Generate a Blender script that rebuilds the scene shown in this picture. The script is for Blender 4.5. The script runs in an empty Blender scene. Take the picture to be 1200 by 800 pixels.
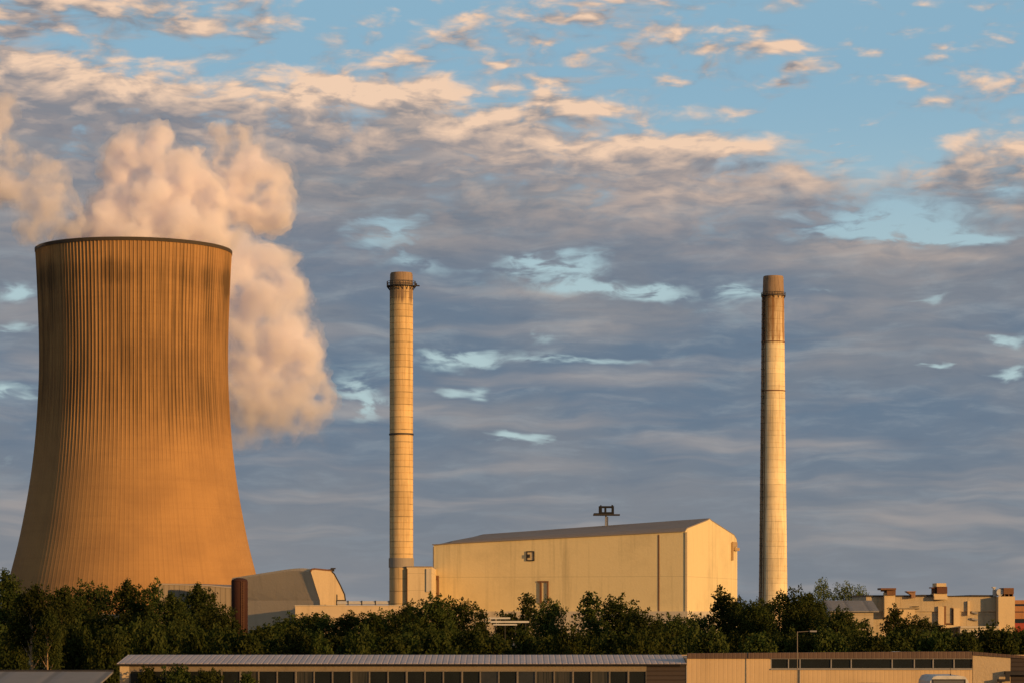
import bpy, bmesh, math, random
import numpy as np
from mathutils import Vector, Matrix, noise as mnoise

S = bpy.context.scene
COL = S.collection
random.seed(7)

# ------------------------------------------------------------------ camera
EYE = 7.0            # metres above the ground
F = 3150.0            # focal length in photograph pixels (1200 wide)
HOR = 716.0           # row of the horizon
cam = bpy.data.cameras.new("camera")
cam.sensor_width = 36.0
cam.lens = F / 1200.0 * 36.0
cam.shift_y = (HOR - 400.0) / 1200.0
cam.clip_start = 1.0
cam.clip_end = 60000.0
cam_ob = bpy.data.objects.new("camera", cam)
cam_ob.location = (0, 0, EYE)
cam_ob.rotation_euler = (math.radians(90), 0, 0)
COL.objects.link(cam_ob)
S.camera = cam_ob

S.view_settings.view_transform = 'Standard'
S.view_settings.look = 'None'
S.view_settings.gamma = 1.0
S.view_settings.exposure = 0.0
S.view_settings.use_curve_mapping = False

# ------------------------------------------------------------------ node maths
class NT:
    """Writes node trees as expressions."""
    def __init__(self, tree):
        self.t = tree
    def new(self, kind, **kw):
        n = self.t.nodes.new(kind)
        for k, v in kw.items():
            setattr(n, k, v)
        return n
    def put(self, sock, v):
        if isinstance(v, V_):
            self.t.links.new(v.s, sock)
        elif isinstance(v, bpy.types.NodeSocket):
            self.t.links.new(v, sock)
        else:
            if sock.type == 'RGBA' and len(v) == 3:
                v = (*v, 1)
            sock.default_value = v
    def m(self, op, *a, clamp=False):
        n = self.new('ShaderNodeMath', operation=op, use_clamp=clamp)
        for i, v in enumerate(a):
            self.put(n.inputs[i], v)
        return V_(self, n.outputs[0])
    def v(self, op, *a, scale=None):
        n = self.new('ShaderNodeVectorMath', operation=op)
        for i, v in enumerate(a):
            self.put(n.inputs[i], v)
        if scale is not None:
            self.put(n.inputs['Scale'], scale)
        return V_(self, n.outputs['Value' if op in ('DOT_PRODUCT', 'LENGTH', 'DISTANCE') else 'Vector'])
    def xyz(self, vec):
        n = self.new('ShaderNodeSeparateXYZ')
        self.put(n.inputs[0], vec)
        return [V_(self, o) for o in n.outputs]
    def com(self, x=0.0, y=0.0, z=0.0):
        n = self.new('ShaderNodeCombineXYZ')
        for i, v in enumerate((x, y, z)):
            self.put(n.inputs[i], v)
        return V_(self, n.outputs[0])
    def ss(self, lo, hi, x, a=0.0, b=1.0, smooth=True):
        n = self.new('ShaderNodeMapRange', interpolation_type='SMOOTHSTEP' if smooth else 'LINEAR', clamp=True)
        for i, v in enumerate((x, lo, hi, a, b)):
            self.put(n.inputs[i], v)
        return V_(self, n.outputs[0])
    def mix(self, f, a, b, mode='MIX'):
        n = self.new('ShaderNodeMix', data_type='RGBA', blend_type=mode)
        self.put(n.inputs[0], f)
        self.put(n.inputs[6], a)
        self.put(n.inputs[7], b)
        return V_(self, n.outputs[2])
    def noise(self, vec, scale=1.0, detail=4.0, rough=0.5, lac=2.0, dist=0.0, col=False):
        n = self.new('ShaderNodeTexNoise')
        self.put(n.inputs['Vector'], vec)
        self.put(n.inputs['Scale'], scale)
        self.put(n.inputs['Detail'], detail)
        self.put(n.inputs['Roughness'], rough)
        self.put(n.inputs['Lacunarity'], lac)
        self.put(n.inputs['Distortion'], dist)
        return V_(self, n.outputs['Color' if col else 'Fac'])
    def mul(self, vec, c):
        return self.v('MULTIPLY', vec, c)
    def exp(self, x):
        return self.m('EXPONENT', x)
    def gauss(self, P, u, v, su, sv, amp):
        q = self.new('ShaderNodeVectorMath', operation='MULTIPLY_ADD')
        self.put(q.inputs[0], P)
        self.put(q.inputs[1], (1 / su, 1 / sv, 0))
        self.put(q.inputs[2], (-u / su, -v / sv, 0))
        q = V_(self, q.outputs[0])
        return self.exp(self.v('DOT_PRODUCT', q, q) * -1.0) * amp

class V_:
    def __init__(self, nt, s):
        self.nt, self.s = nt, s
    def __add__(self, o): return self.nt.m('ADD', self, o)
    def __radd__(self, o): return self.nt.m('ADD', o, self)
    def __sub__(self, o): return self.nt.m('SUBTRACT', self, o)
    def __rsub__(self, o): return self.nt.m('SUBTRACT', o, self)
    def __mul__(self, o): return self.nt.m('MULTIPLY', self, o)
    __rmul__ = __mul__
    def __truediv__(self, o): return self.nt.m('DIVIDE', self, o)

def lin(r, g, b):
    return tuple(((c / 255) / 12.92 if c <= 10 else ((c / 255 + 0.055) / 1.055) ** 2.4) for c in (r, g, b))

# ------------------------------------------------------------------ sky
SUN_AZ, SUN_EL = 52.0, 7.5      # to the right behind the camera, low evening sun
a_, e_ = math.radians(SUN_AZ), math.radians(SUN_EL)
SUN_DIR = Vector((math.sin(a_) * math.cos(e_), -math.cos(a_) * math.cos(e_), math.sin(e_)))

W = bpy.data.worlds.new("World")
S.world = W
W.use_nodes = True
wt = W.node_tree
wt.nodes.clear()
n = NT(wt)
sky = n.new('ShaderNodeTexSky', sky_type='NISHITA', sun_disc=False,
            sun_elevation=e_, sun_rotation=math.pi - a_, altitude=50.0,
            air_density=1.0, dust_density=0.8, ozone_density=1.0)
D = V_(n, n.new('ShaderNodeTexCoord').outputs['Generated'])
dx, dy, dz = n.xyz(D)
hlen = n.m('SQRT', dx * dx + dy * dy)
U0 = n.m('ARCTAN2', dx, dy) * 31.5           # compass bearing
V0 = n.m('DIVIDE', dz, n.m('MAXIMUM', hlen, 0.05)) * 31.5   # height above the horizon
P0 = n.com(U0, V0, 0.0)
def px(x, y, sx, sy, a):
    return ((x - 600) / 100, (HOR - y) / 100, sx / 100, sy / 100, a)

GAPS = [px(*t) for t in [
    (640, 312, 70, 26, -.46), (750, 342, 55, 10, -.40), (870, 338, 34, 18, -.42), (1025, 268, 100, 28, -.46),
    (1130, 288, 60, 10, -.40), (418, 466, 46, 32, -.48), (10, 350, 40, 16, -.42), (20, 392, 30, 9, -.35), (20, 462, 34, 10, -.40),
    (10, 545, 40, 22, -.35), (462, 272, 44, 34, -.34), (600, 514, 54, 12, -.50), (545, 418, 64, 12, -.44), (720, 336, 70, 8, -.3), (1090, 350, 50, 7, -.3), (960, 345, 40, 6, -.25),
    (670, 424, 70, 6, -.38), (645, 396, 24, 16, -.30), (1155, 404, 48, 6, -.45), (1075, 434, 36, 6, -.5),
    (1185, 442, 24, 12, -.45), (530, 456, 26, 10, -.35), (985, 180, 60, 36, -.30), (1080, 210, 22, 18, -.25),
    (860, 205, 60, 12, -.20), (345, 62, 40, 12, -.20), (1060, 155, 80, 24, -.2), (190, 62, 50, 8, -.15),
    (500, 310, 40, 10, -.22), (1180, 230, 30, 12, -.25), (300, 560, 40, 12, -.2), (790, 110, 60, 20, -.2)]]
PUFFS = [px(*t) for t in [
    (850, 62, 60, 13, .34), (770, 44, 45, 12, .36), (612, 50, 34, 13, .36), (655, 125, 55, 15, .34), (655, 97, 45, 9, .30),
    (1140, 182, 70, 20, .42), (1110, 165, 30, 10, .2), (908, 64, 16, 9, .36), (1012, 9, 20, 9, .34), (1080, 44, 34, 6, .22), (1165, 117, 50, 14, .32),
    (1047, 106, 26, 8, .30), (1050, 140, 46, 10, .26), (305, 6, 34, 12, .36), (525, 18, 22, 10, .30), (530, 50, 30, 11, .3),
    (428, 40, 14, 7, .32), (60, 40, 170, 40, .24), (20, 20, 60, 14, .14), (120, 8, 90, 10, .16), (235, 40, 70, 16, .26), (60, 110, 130, 36, .16), (220, 115, 120, 30, .16), (360, 118, 80, 26, .18), (470, 120, 90, 24, .18), (560, 150, 90, 26, .18), (450, 190, 160, 40, .14), (600, 190, 160, 30, .14), (760, 175, 110, 16, .20), (880, 178, 60, 9, .22), (885, 94, 34, 9, .28), (795, 101, 40, 9, .24), (945, 80, 18, 10, .34), (960, 2, 24, 5, .25), (700, 70, 22, 8, .25), (580, 22, 20, 8, .2), (1185, 60, 20, 5, .2), (760, 95, 20, 6, .25), (1120, 62, 16, 5, .2), (480, 70, 22, 6, .25), (590, 78, 18, 6, .25), (1100, 130, 30, 8, .26), (860, 130, 30, 6, .22),
    (980, 180, 26, 13, .32), (1030, 174, 14, 9, .30), (950, 222, 40, 14, .25), (1150, 215, 60, 14, .25), (680, 25, 40, 12, .25),
    (990, 150, 140, 12, .05), (820, 24, 20, 8, .2), (930, 300, 100, 20, .2), (500, 105, 60, 12, .2), (1100, 8, 30, 8, .25), (750, 70, 40, 8, .1)]]

def coverage(P, fine=True):
    pu, pv, _ = n.xyz(P)
    wa = n.noise(n.mul(P, (0.9, 2.2, 1)), 1.0, 2, .5, col=True)
    w = n.v('SUBTRACT', wa, (.5, .5, .5))
    Q = n.v('ADD', P, n.mul(w, (0.55, 0.28, 0)))
    big = n.noise(n.mul(Q, (0.35, 1.1, 1)), 1.0, 5, .55)
    det = n.noise(n.mul(Q, (1.5, 3.3, 1)), 1.0, 4, .54)
    fin = n.noise(n.v('ADD', n.mul(Q, (2.7, 7.6, 1)), n.mul(w, (0.9, 0.9, 0))), 1.0, 4, .52)
    cell = n.noise(n.mul(Q, (2.5, 5.4, 1)), 1.0, 3, .5)
    # the bank of cloud: everything below a line falling slowly to the right
    edge = 6.45 - 0.11 * (pu + 6.0)
    dep = edge - pv
    bank = n.ss(-0.45, 0.75, dep)
    topfade = n.ss(4.6, 6.2, pv)
    c = bank * 0.43 + 0.29 + n.ss(-2.0, -4.5, pu) * topfade * 0.05 + (big - 0.5) * 1.0
    c = c + (det - 0.5) * (0.42 + topfade * 0.55) + topfade * ((cell - 0.5) * 0.75 + 0.045) + (fin - 0.5) * 0.30
    wb = n.v('SUBTRACT', n.noise(n.mul(P, (1.6, 4.2, 1)), 1.0, 3, .55, col=True), (.5, .5, .5))
    G = n.v('ADD', n.v('ADD', P, n.mul(w, (1.1, 0.34, 0))), n.mul(wb, (0.7, 0.26, 0)))
    g = None
    for t in GAPS:
        x = n.gauss(G, *t)
        g = x if g is None else g + x
    h = None
    for t in PUFFS:
        x = n.gauss(G, *t)
        h = x if h is None else h + x
    c = c + n.ss(3.2, 1.6, pv) * 0.16 + n.ss(0.7, 1.5, dep) * 0.10
    return c + g * n.ss(.30, .62, fin, 0.22, 1.45) + h * 0.80, dep, big, fin, pv, Q

c0, dep, big, fin, pv, Q = coverage(P0)
c1 = coverage(n.v('ADD', P0, (0.08, 0.20, 0)))[0]
mask = n.ss(0.26, 0.70, c0)
thick = n.ss(0.50, 0.95, c0)
relief = n.m('MAXIMUM', (c0 - c1) * 2.0 + 0.05, 0.0)
upper = n.ss(3.4, 5.2, pv)
near_edge = n.exp(n.m('MAXIMUM', dep, 0.0) * -1.5)
streak = n.noise(n.mul(Q, (0.22, 2.2, 1)), 1.3, 4, .5)
glow = n.ss(.46, .72, streak) * 0.42 * n.ss(6.5, 1.0, pv)
lit = n.m('MINIMUM', relief * (0.18 + 0.82 * upper) * (0.35 + 0.65 * near_edge) + glow + near_edge * 0.26 * n.ss(.36, .66, fin), 1.0)
gl = None
for t in [px(*q) for q in [(500, 112, 150, 24, .40), (640, 172, 120, 26, .34), (770, 232, 90, 30, .26), (330, 106, 110, 22, .34), (110, 95, 120, 22, .22), (900, 175, 90, 14, .2),
                           (1150, 165, 60, 12, .25), (640, 345, 60, 8, .30), (690, 385, 40, 6, .25), (960, 365, 120, 16, .22), (1150, 425, 60, 8, .22)]]:
    x = n.gauss(n.v('ADD', P0, n.mul(n.v('SUBTRACT', n.noise(n.mul(P0, (1.2, 3.0, 1)), 1.0, 4, .55, col=True), (.5, .5, .5)), (.9, .42, 0))), *t)
    gl = x if gl is None else gl + x
lit = n.m('MINIMUM', n.m('MAXIMUM', lit + gl * n.ss(.30, .62, fin, .5, 1.1), 0.0), 1.0)
thin = n.ss(0.75, 0.45, c0) * upper
shade_hi = n.mix(thin, lin(132, 134, 142), lin(138, 160, 178))
shade = n.mix(n.ss(5.6, 3.0, pv), shade_hi, lin(102, 121, 141))
shade = n.mix(n.ss(2.6, 0.6, pv), shade, lin(122, 129, 138))
shade = n.mix(n.ss(.42, .60, n.noise(n.mul(Q, (0.28, 0.8, 1)), 1.0, 4, .5)) * 0.55, shade, lin(132, 135, 141))
mott = n.noise(n.mul(Q, (.9, 4.2, 1)), 1.0, 5, .62)
shade = n.mix(n.ss(.46, .70, mott) * 0.42 * n.ss(6.2, 4.8, pv) * n.ss(.4, 3.0, pv, .45, 1.0), shade, lin(150, 160, 168))
shade = n.mix(n.ss(.46, .30, mott) * 0.30 * n.ss(.4, 3.0, pv, .4, 1.0), shade, lin(92, 108, 128))
peach = n.mix(upper, lin(188, 174, 164), lin(240, 206, 178))
cloud = n.mix(lit, shade, peach)
# clear air: the Nishita sky, with the pale low gaps of the thin high cloud over it
high = n.ss(9.0, 24.0, V0)
base = n.mix(1.0, V_(n, sky.outputs[0]), n.mix(high, (0.10, 0.10, 0.10), (0.05, 0.05, 0.05)), 'MULTIPLY')   # Nishita at 0.1, dimmer overhead
clear = n.mix(n.ss(24.0, 9.0, V0, 0.1, 0.86), base, n.mix(n.ss(3.2, 6.4, pv), lin(178, 203, 210), lin(140, 181, 206)))
col = n.mix(mask, clear, cloud)
bg = n.new('ShaderNodeBackground')
n.put(bg.inputs['Color'], col)
bg.inputs['Strength'].default_value = 1.0
wo = n.new('ShaderNodeOutputWorld')
wt.links.new(bg.outputs[0], wo.inputs[0])
W.cycles.sampling_method = 'MANUAL'
W.cycles.sample_map_resolution = 512

sun = bpy.data.lights.new("sun", 'SUN')
sun.energy = 4.8
sun.angle = math.radians(0.6)
sun.color = (1.0, 0.55, 0.185)
sun_ob = bpy.data.objects.new("sun", sun)
sun_ob.rotation_euler = SUN_DIR.to_track_quat('Z', 'Y').to_euler()
COL.objects.link(sun_ob)

# ------------------------------------------------------------------ placing and building
def at(x, y, Y):
    """The point at depth Y that the photograph shows at column x, row y."""
    return Vector(((x - 600.0) * Y / F, Y, EYE - (y - HOR) * Y / F))

class MB:
    def __init__(self):
        self.v, self.f = [], []
    def add(self, vs, fs):
        o = len(self.v)
        self.v += [tuple(p) for p in vs]
        self.f += [tuple(i + o for i in f) for f in fs]
        return self
    def hexa(self, a):      # 8 corners: bottom ring then top ring
        return self.add(a, [(3, 2, 1, 0), (4, 5, 6, 7), (0, 1, 5, 4), (1, 2, 6, 5), (2, 3, 7, 6), (3, 0, 4, 7)])
    def box(self, x0, y0, z0, x1, y1, z1):
        return self.hexa([(x0, y0, z0), (x1, y0, z0), (x1, y1, z0), (x0, y1, z0),
                          (x0, y0, z1), (x1, y0, z1), (x1, y1, z1), (x0, y1, z1)])
    def obox(self, o, ex, ey, u0, u1, v0, v1, z0, z1, zt=None):
        """box in a turned frame; zt(u, v) may give the top height"""
        c = [(u0, v0), (u1, v0), (u1, v1), (u0, v1)]
        f = lambda u, v: (o[0] + ex[0] * u + ey[0] * v, o[1] + ex[1] * u + ey[1] * v)
        lo = [(*f(u, v), z0) for u, v in c]
        hi = [(*f(u, v), z1 if zt is None else zt(u, v)) for u, v in c]
        return self.hexa(lo + hi)
    def prism(self, poly, ext):
        n_ = len(poly)
        a = [Vector(p) for p in poly]
        b = [p + Vector(ext) for p in a]
        fs = [tuple(range(n_))[::-1], tuple(range(n_, 2 * n_))]
        fs += [(i, (i + 1) % n_, n_ + (i + 1) % n_, n_ + i) for i in range(n_)]
        return self.add(a + b, fs)
    def tube(self, p, q, r0, r1=None, n_=8, cap=True):
        p, q = Vector(p), Vector(q)
        r1 = r0 if r1 is None else r1
        d = (q - p).normalized()
        u = d.orthogonal().normalized()
        w = d.cross(u)
        vs = [p + (u * math.cos(t) + w * math.sin(t)) * r0 for t in (2 * math.pi * i / n_ for i in range(n_))]
        vs += [q + (u * math.cos(t) + w * math.sin(t)) * r1 for t in (2 * math.pi * i / n_ for i in range(n_))]
        fs = [(i, (i + 1) % n_, n_ + (i + 1) % n_, n_ + i) for i in range(n_)]
        if cap:
            fs += [tuple(range(n_))[::-1], tuple(range(n_, 2 * n_))]
        return self.add(vs, fs)
    def lathe(self, c, prof, n_=48, close_top=True, close_bottom=True, a0=0.0):
        vs, fs = [], []
        for r, z in prof:
            for i in range(n_):
                t = a0 + 2 * math.pi * i / n_
                vs.append((c[0] + r * math.cos(t), c[1] + r * math.sin(t), z))
        for k in range(len(prof) - 1):
            for i in range(n_):
                j = (i + 1) % n_
                fs.append((k * n_ + i, k * n_ + j, (k + 1) * n_ + j, (k + 1) * n_ + i))
        if close_bottom:
            fs.append(tuple(range(n_))[::-1])
        if close_top:
            k = (len(prof) - 1) * n_
            fs.append(tuple(k + i for i in range(n_)))
        return self.add(vs, fs)
    def build(self, name, mat, parent=None, root=None, smooth=False, recalc=True):
        """world-space points; the origin goes to the root thing (or the parent)"""
        root = root or parent
        o = Vector((0, 0, 0))
        r = parent
        while r is not None:
            o += r.location
            r = r.parent
        me = bpy.data.meshes.new(name)
        me.from_pydata([tuple(Vector(p) - o) for p in self.v], [], self.f)
        if recalc:
            bm = bmesh.new(); bm.from_mesh(me)
            bmesh.ops.recalc_face_normals(bm, faces=bm.faces)
            bm.to_mesh(me); bm.free()
        me.materials.append(mat)
        if smooth:
            me.polygons.foreach_set('use_smooth', [True] * len(me.polygons))
        ob = bpy.data.objects.new(name, me)
        COL.objects.link(ob)
        ob.parent = parent
        return ob

def tag(o, label=None, cat=None, group=None, kind=None):
    for k, v in (('label', label), ('category', cat), ('group', group), ('kind', kind)):
        if v:
            o[k] = v
    return o

def thing(name, loc, label, cat, group=None):
    o = bpy.data.objects.new(name, None)
    o.empty_display_size = 1.0
    o.location = loc
    COL.objects.link(o)
    return tag(o, label, cat, group)

# ------------------------------------------------------------------ materials
def mat(name, fn, rough=0.85, metal=0.0, spec=0.3, bump=None):
    m = bpy.data.materials.new(name)
    m.use_nodes = True
    t = m.node_tree
    t.nodes.clear()
    k = NT(t)
    out = k.new('ShaderNodeOutputMaterial')
    b = k.new('ShaderNodeBsdfPrincipled')
    t.links.new(b.outputs[0], out.inputs[0])
    O = V_(k, k.new('ShaderNodeTexCoord').outputs['Object'])
    k.put(b.inputs['Base Color'], fn(k, O) if callable(fn) else fn)
    k.put(b.inputs['Roughness'], rough(k, O) if callable(rough) else rough)
    b.inputs['Metallic'].default_value = metal
    b.inputs['Specular IOR Level'].default_value = spec
    if bump:
        h, st, di = bump(k, O)
        bn = k.new('ShaderNodeBump')
        bn.inputs['Strength'].default_value = st
        bn.inputs['Distance'].default_value = di
        k.put(bn.inputs['Height'], h)
        t.links.new(bn.outputs[0], b.inputs['Normal'])
    return m

def scale_c(c, f):
    return tuple(x * f for x in c)

def wall_mat(name, c, dirt=0.35, panel=None, streak=1.0, scale=1.0, rough=0.85):
    """rendered wall: soft blotches, rain streaks below the eaves, optional panel joints (width, height)"""
    def fn(k, O):
        blot = k.noise(k.mul(O, (.05 * scale, .05 * scale, .09 * scale)), 1.0, 5, .6)
        st = k.noise(k.mul(O, (.55 * scale, .55 * scale, .025 * scale)), 1.0, 4, .65)
        fine = k.noise(O, 1.4 * scale, 4, .6)
        d = k.ss(.48, .80, st) * 0.65 * streak + k.ss(.45, .78, blot) * 0.5 + (fine - .5) * 0.4
        col = k.mix(k.m('MULTIPLY', d, dirt, clamp=True), c, scale_c(c, .42))
        if panel:
            x, y, z = k.xyz(O)
            h = x * 1.0 + y * 0.62
            fx = k.m('PINGPONG', h, panel[0] / 2)
            fz = k.m('PINGPONG', z, panel[1] / 2)
            ln = k.m('MINIMUM', fx, fz)
            col = k.mix(k.ss(panel[2], panel[2] * .3, ln) * 0.35, col, scale_c(c, .35))
        return col
    def bp(k, O):
        return k.noise(O, 2.0 * scale, 5, .6), 0.25, 0.15
    return mat(name, fn, rough, bump=bp)

def sheet_mat(name, c, pitch, axis, rough=0.5, metal=0.0, dirt=.3, depth=.12):
    """profiled metal sheet: ribs across one axis"""
    def fn(k, O):
        bl = k.noise(k.mul(O, (.3, .3, .3)), 1.0, 4, .6)
        st = k.noise(k.mul(O, (1.2, 1.2, .06)), 1.0, 3, .6)
        x, y, z = k.xyz(O)
        a = {'x': x, 'y': y, 'z': z}[axis]
        f = k.m('PINGPONG', a, pitch / 2)
        col = k.mix(k.m('MULTIPLY', k.ss(.4, .8, bl) * .7 + k.ss(.45, .8, st) * .6, dirt, clamp=True), c, scale_c(c, .4))
        return k.mix(k.ss(pitch * .10, pitch * .02, f) * (.5 if pitch > .4 else .12), col, scale_c(c, .4))
    def bp(k, O):
        x, y, z = k.xyz(O)
        a = {'x': x, 'y': y, 'z': z}[axis]
        return k.ss(pitch * .05, pitch * .2, k.m('PINGPONG', a, pitch / 2)), 0.8, depth
    return mat(name, fn, rough, metal, bump=bp)

M = {}
M['hall_wall'] = wall_mat('hall render', (.68, .55, .30), .62, panel=(400.0, 15.5, .10), streak=1.3)
M['annex_wall'] = wall_mat('annex render', (.62, .48, .28), .5, panel=(5.2, 4.0, .09))
M['plinth'] = wall_mat('plinth concrete', (.52, .45, .34), .55)
M['hall_roof'] = wall_mat('roof felt', (.24, .205, .18), .5, streak=.3)
M['dark_metal'] = mat('dark painted steel', lambda k, O: k.mix(k.noise(O, 2.0, 4, .6), (.012, .012, .013), (.05, .042, .036)), .6)
M['rust'] = mat('rusty steel', lambda k, O: k.mix(k.noise(O, 1.2, 5, .65), (.10, .045, .022), (.22, .11, .05)), .8)
M['grey_metal'] = mat('grey steel', lambda k, O: k.mix(k.noise(O, 1.2, 5, .65), (.20, .19, .18), (.32, .30, .28)), .55, .3)
M['pale_metal'] = mat('pale steel', lambda k, O: k.mix(k.noise(O, .9, 5, .65), (.38, .36, .33), (.55, .52, .47)), .5)
M['white_paint'] = mat('white paint', lambda k, O: k.mix(k.ss(.4, .8, k.noise(O, 1.3, 5, .65)), (.55, .53, .49), (.38, .36, .32)), .5)
M['brown_tank'] = wall_mat('brown tank paint', (.045, .016, .010), .6, streak=1.2)
M['hood_side'] = wall_mat('grey concrete', (.50, .40, .27), .5)
M['hood_end'] = wall_mat('weathered concrete', (.50, .38, .23), .55, streak=1.3)
M['low_wall'] = wall_mat('low block render', (.58, .44, .27), .5)
M['cladding_grey'] = sheet_mat('grey brown cladding', (.20, .16, .115), 1.1, 'x', .75)
M['opening'] = mat('dark opening', (.012, .011, .010), .9)
M['glass'] = mat('dark glazing', lambda k, O: k.mix(k.noise(O, .8, 3, .6), (.008, .010, .010), (.018, .020, .018)), .08, 0.0, .5)
M['fascia'] = wall_mat('fascia board', (.21, .165, .11), .5, scale=3)
M['brown_fascia'] = sheet_mat('brown metal fascia', (.105, .064, .045), .30, 'x', .6, dirt=.5, depth=.01)
M['brown_slats'] = sheet_mat('brown slat cladding', (.050, .036, .030), .30, 'z', .7, depth=.05)
M['buff_wall'] = sheet_mat('buff cladding', (.54, .385, .215), .30, 'x', .75, dirt=.35, depth=.006)
M['end_wall'] = wall_mat('end wall render', (.50, .38, .23), .4, scale=3)
M['silver_roof'] = sheet_mat('silver profiled roof', (.46, .38, .355), 0.40, 'x', .55, .15, dirt=.4, depth=.06)
M['pale_roof'] = sheet_mat('pale grey roof', (.225, .21, .195), 3.4, 'x', .75, 0, dirt=.25, depth=.03)
M['frame'] = mat('window frame paint', lambda k, O: k.mix(k.noise(O, 3.0, 4, .6), (.13, .11, .085), (.22, .185, .14)), .6)
M['glass_b'] = mat('glazing with blind', lambda k, O: k.mix(k.ss(.3, .6, k.noise(k.mul(O, (9, 1, .3)), 1.0, 2, .5)), (.020, .022, .018), (.050, .046, .036)), .12, 0.0, .5)
M['glass_c'] = mat('dusty glazing', lambda k, O: k.mix(k.noise(O, 1.6, 5, .65), (.012, .015, .014), (.045, .043, .036)), .2, 0.0, .5)
M['black'] = mat('black steel', (.006, .006, .007), .7)

# ================================================================== GROUND
def ground_col(k, O):
    a = k.noise(O, .02, 6, .6)
    b = k.noise(O, .6, 5, .65)
    c = k.mix(k.ss(.35, .65, a), (.050, .058, .022), (.085, .072, .036))
    return k.mix(k.ss(.4, .75, b) * .7, c, (.028, .034, .014))
g = MB(); g.add([(-9000, -3000, 0), (9000, -3000, 0), (9000, 24000, 0), (-9000, 24000, 0)], [(0, 1, 2, 3)])
tag(g.build('ground', mat('meadow', ground_col, .95)), kind='structure')
g = MB(); g.add([(-60, 120, .004), (70, 120, .004), (70, 196, .004), (-60, 196, .004)], [(0, 1, 2, 3)])
tag(g.build('yard_pavement', mat('asphalt', lambda k, O: k.mix(k.noise(O, .5, 6, .65), (.038, .037, .036), (.070, .067, .062)), .9)), kind='structure')
g = MB(); g.add([(-260, 400, .004), (260, 400, .004), (260, 1010, .004), (-260, 1010, .004)], [(0, 1, 2, 3)])
tag(g.build('plant_yard_pavement', mat('plant yard', lambda k, O: k.mix(k.noise(O, .12, 6, .65), (.07, .065, .055), (.14, .125, .10)), .9)), kind='structure')

# ================================================================== COOLING TOWER
TY = 928.0
tc = at(157, HOR, TY); tc.z = 0
tower = thing('cooling_tower', tc, 'huge ribbed concrete cooling tower with streaked upper half, steam pouring out', 'cooling tower')
kpx = TY / F
prof_px = [(719, 155), (705, 151.2), (690, 147), (670, 141.8), (640, 134.2), (600, 126), (560, 119.3), (520, 114.2), (480, 111), (440, 109.2), (400, 109.2), (345, 111), (318, 112.2), (297, 113.4)]
pz = np.array([EYE + (HOR - y) * kpx for y, _ in prof_px]); pr = np.array([h * kpx for _, h in prof_px])
def tower_r(z):
    # smooth interpolation of the measured outline
    i = min(max(np.searchsorted(pz, z) - 1, 0), len(pz) - 2)
    m_ = np.gradient(pr, pz)
    h = pz[i + 1] - pz[i]; t = (z - pz[i]) / h
    return ((2*t**3 - 3*t**2 + 1) * pr[i] + (t**3 - 2*t**2 + t) * h * m_[i] + (-2*t**3 + 3*t**2) * pr[i+1] + (t**3 - t**2) * h * m_[i+1])
NR = 156
zb, zt = float(pz[0]), float(pz[-1])
RIB = [(0.0, 0.0), (.30, 0.0), (.42, 1.0), (.58, 1.0), (.70, 0.0)]
nseg = NR * len(RIB)
rows = 64
vs = []
for k_ in range(rows + 1):
    z = zb + (zt - zb) * k_ / rows
    r = tower_r(z)
    amp = 0.035 + 0.165 * min(max((z - 52) / 26, 0), 1)
    for j in range(NR):
        for (u, a) in RIB:
            t = 2 * math.pi * (j + u) / NR
            rr = r + amp * a
            vs.append((tc.x + rr * math.cos(t), tc.y + rr * math.sin(t), z))
fs = [(k_ * nseg + i, k_ * nseg + (i + 1) % nseg, (k_ + 1) * nseg + (i + 1) % nseg, (k_ + 1) * nseg + i) for k_ in range(rows) for i in range(nseg)]
# inner face, so that the shell has thickness
o = len(vs); NI = 148; ri = 40
for k_ in range(ri + 1):
    z = zb + (zt - zb) * k_ / ri
    r = tower_r(z) - .9
    for i in range(NI):
        t = 2 * math.pi * i / NI
        vs.append((tc.x + r * math.cos(t), tc.y + r * math.sin(t), z))
fs += [(o + k_ * NI + (i + 1) % NI, o + k_ * NI + i, o + (k_ + 1) * NI + i, o + (k_ + 1) * NI + (i + 1) % NI) for k_ in range(ri) for i in range(NI)]
def tower_col(k, O):
    x, y, z = k.xyz(O)
    th = k.m('ARCTAN2', x, y)
    cyl = k.com(th * 33.0, z, 0.0)
    # dirt runs down between the ribs
    tooth = k.m('PINGPONG', th * (NR / (2 * math.pi)) + 500.25, .5)
    run = k.noise(k.mul(cyl, (1.15, .012, 1)), 1.0, 4, .7)
    run2 = k.noise(k.mul(cyl, (.12, .020, 1)), 1.0, 4, .6)
    up = k.ss(58.0, 82.0, z + (k.noise(k.mul(cyl, (.5, .0, 1)), 1.0, 2, .5) - .5) * 22.0)
    lift = k.noise(k.mul(cyl, (.02, .55, 1)), 1.0, 4, .7)
    blot = k.noise(k.mul(cyl, (.05, .06, 1)), 1.0, 5, .6)
    c = k.mix(k.ss(.35, .68, blot), (.385, .215, .083), (.32, .178, .072))
    c = k.mix(k.ss(.45, .75, lift) * .30, c, (.26, .14, .058))
    d = up * k.ss(.40, .68, run) * 0.66 + up * k.ss(.42, .72, run2) * .34
    d = d + up * .28 * k.ss(.22, .05, tooth)
    # sooty belt under the rim
    belt = k.ss(114, 119, z + (blot - .5) * 14) * k.ss(127, 121.5, z + (blot - .5) * 10) * k.ss(.25, .7, run2)
    d = d + belt * .46
    d = d + k.ss(zt - 10, zt - 4, z) * -.25
    d = d + (1.0 - up) * k.ss(.45, .75, run) * .14
    return k.mix(k.m('MINIMUM', k.m('MAXIMUM', d, 0.0), .88), c, (.085, .052, .026))
M['tower'] = mat('streaked concrete', tower_col, .92, spec=.15, bump=lambda k, O: (k.noise(O, 1.2, 5, .65), .25, .2))
b = MB(); b.v, b.f = vs, fs
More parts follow.
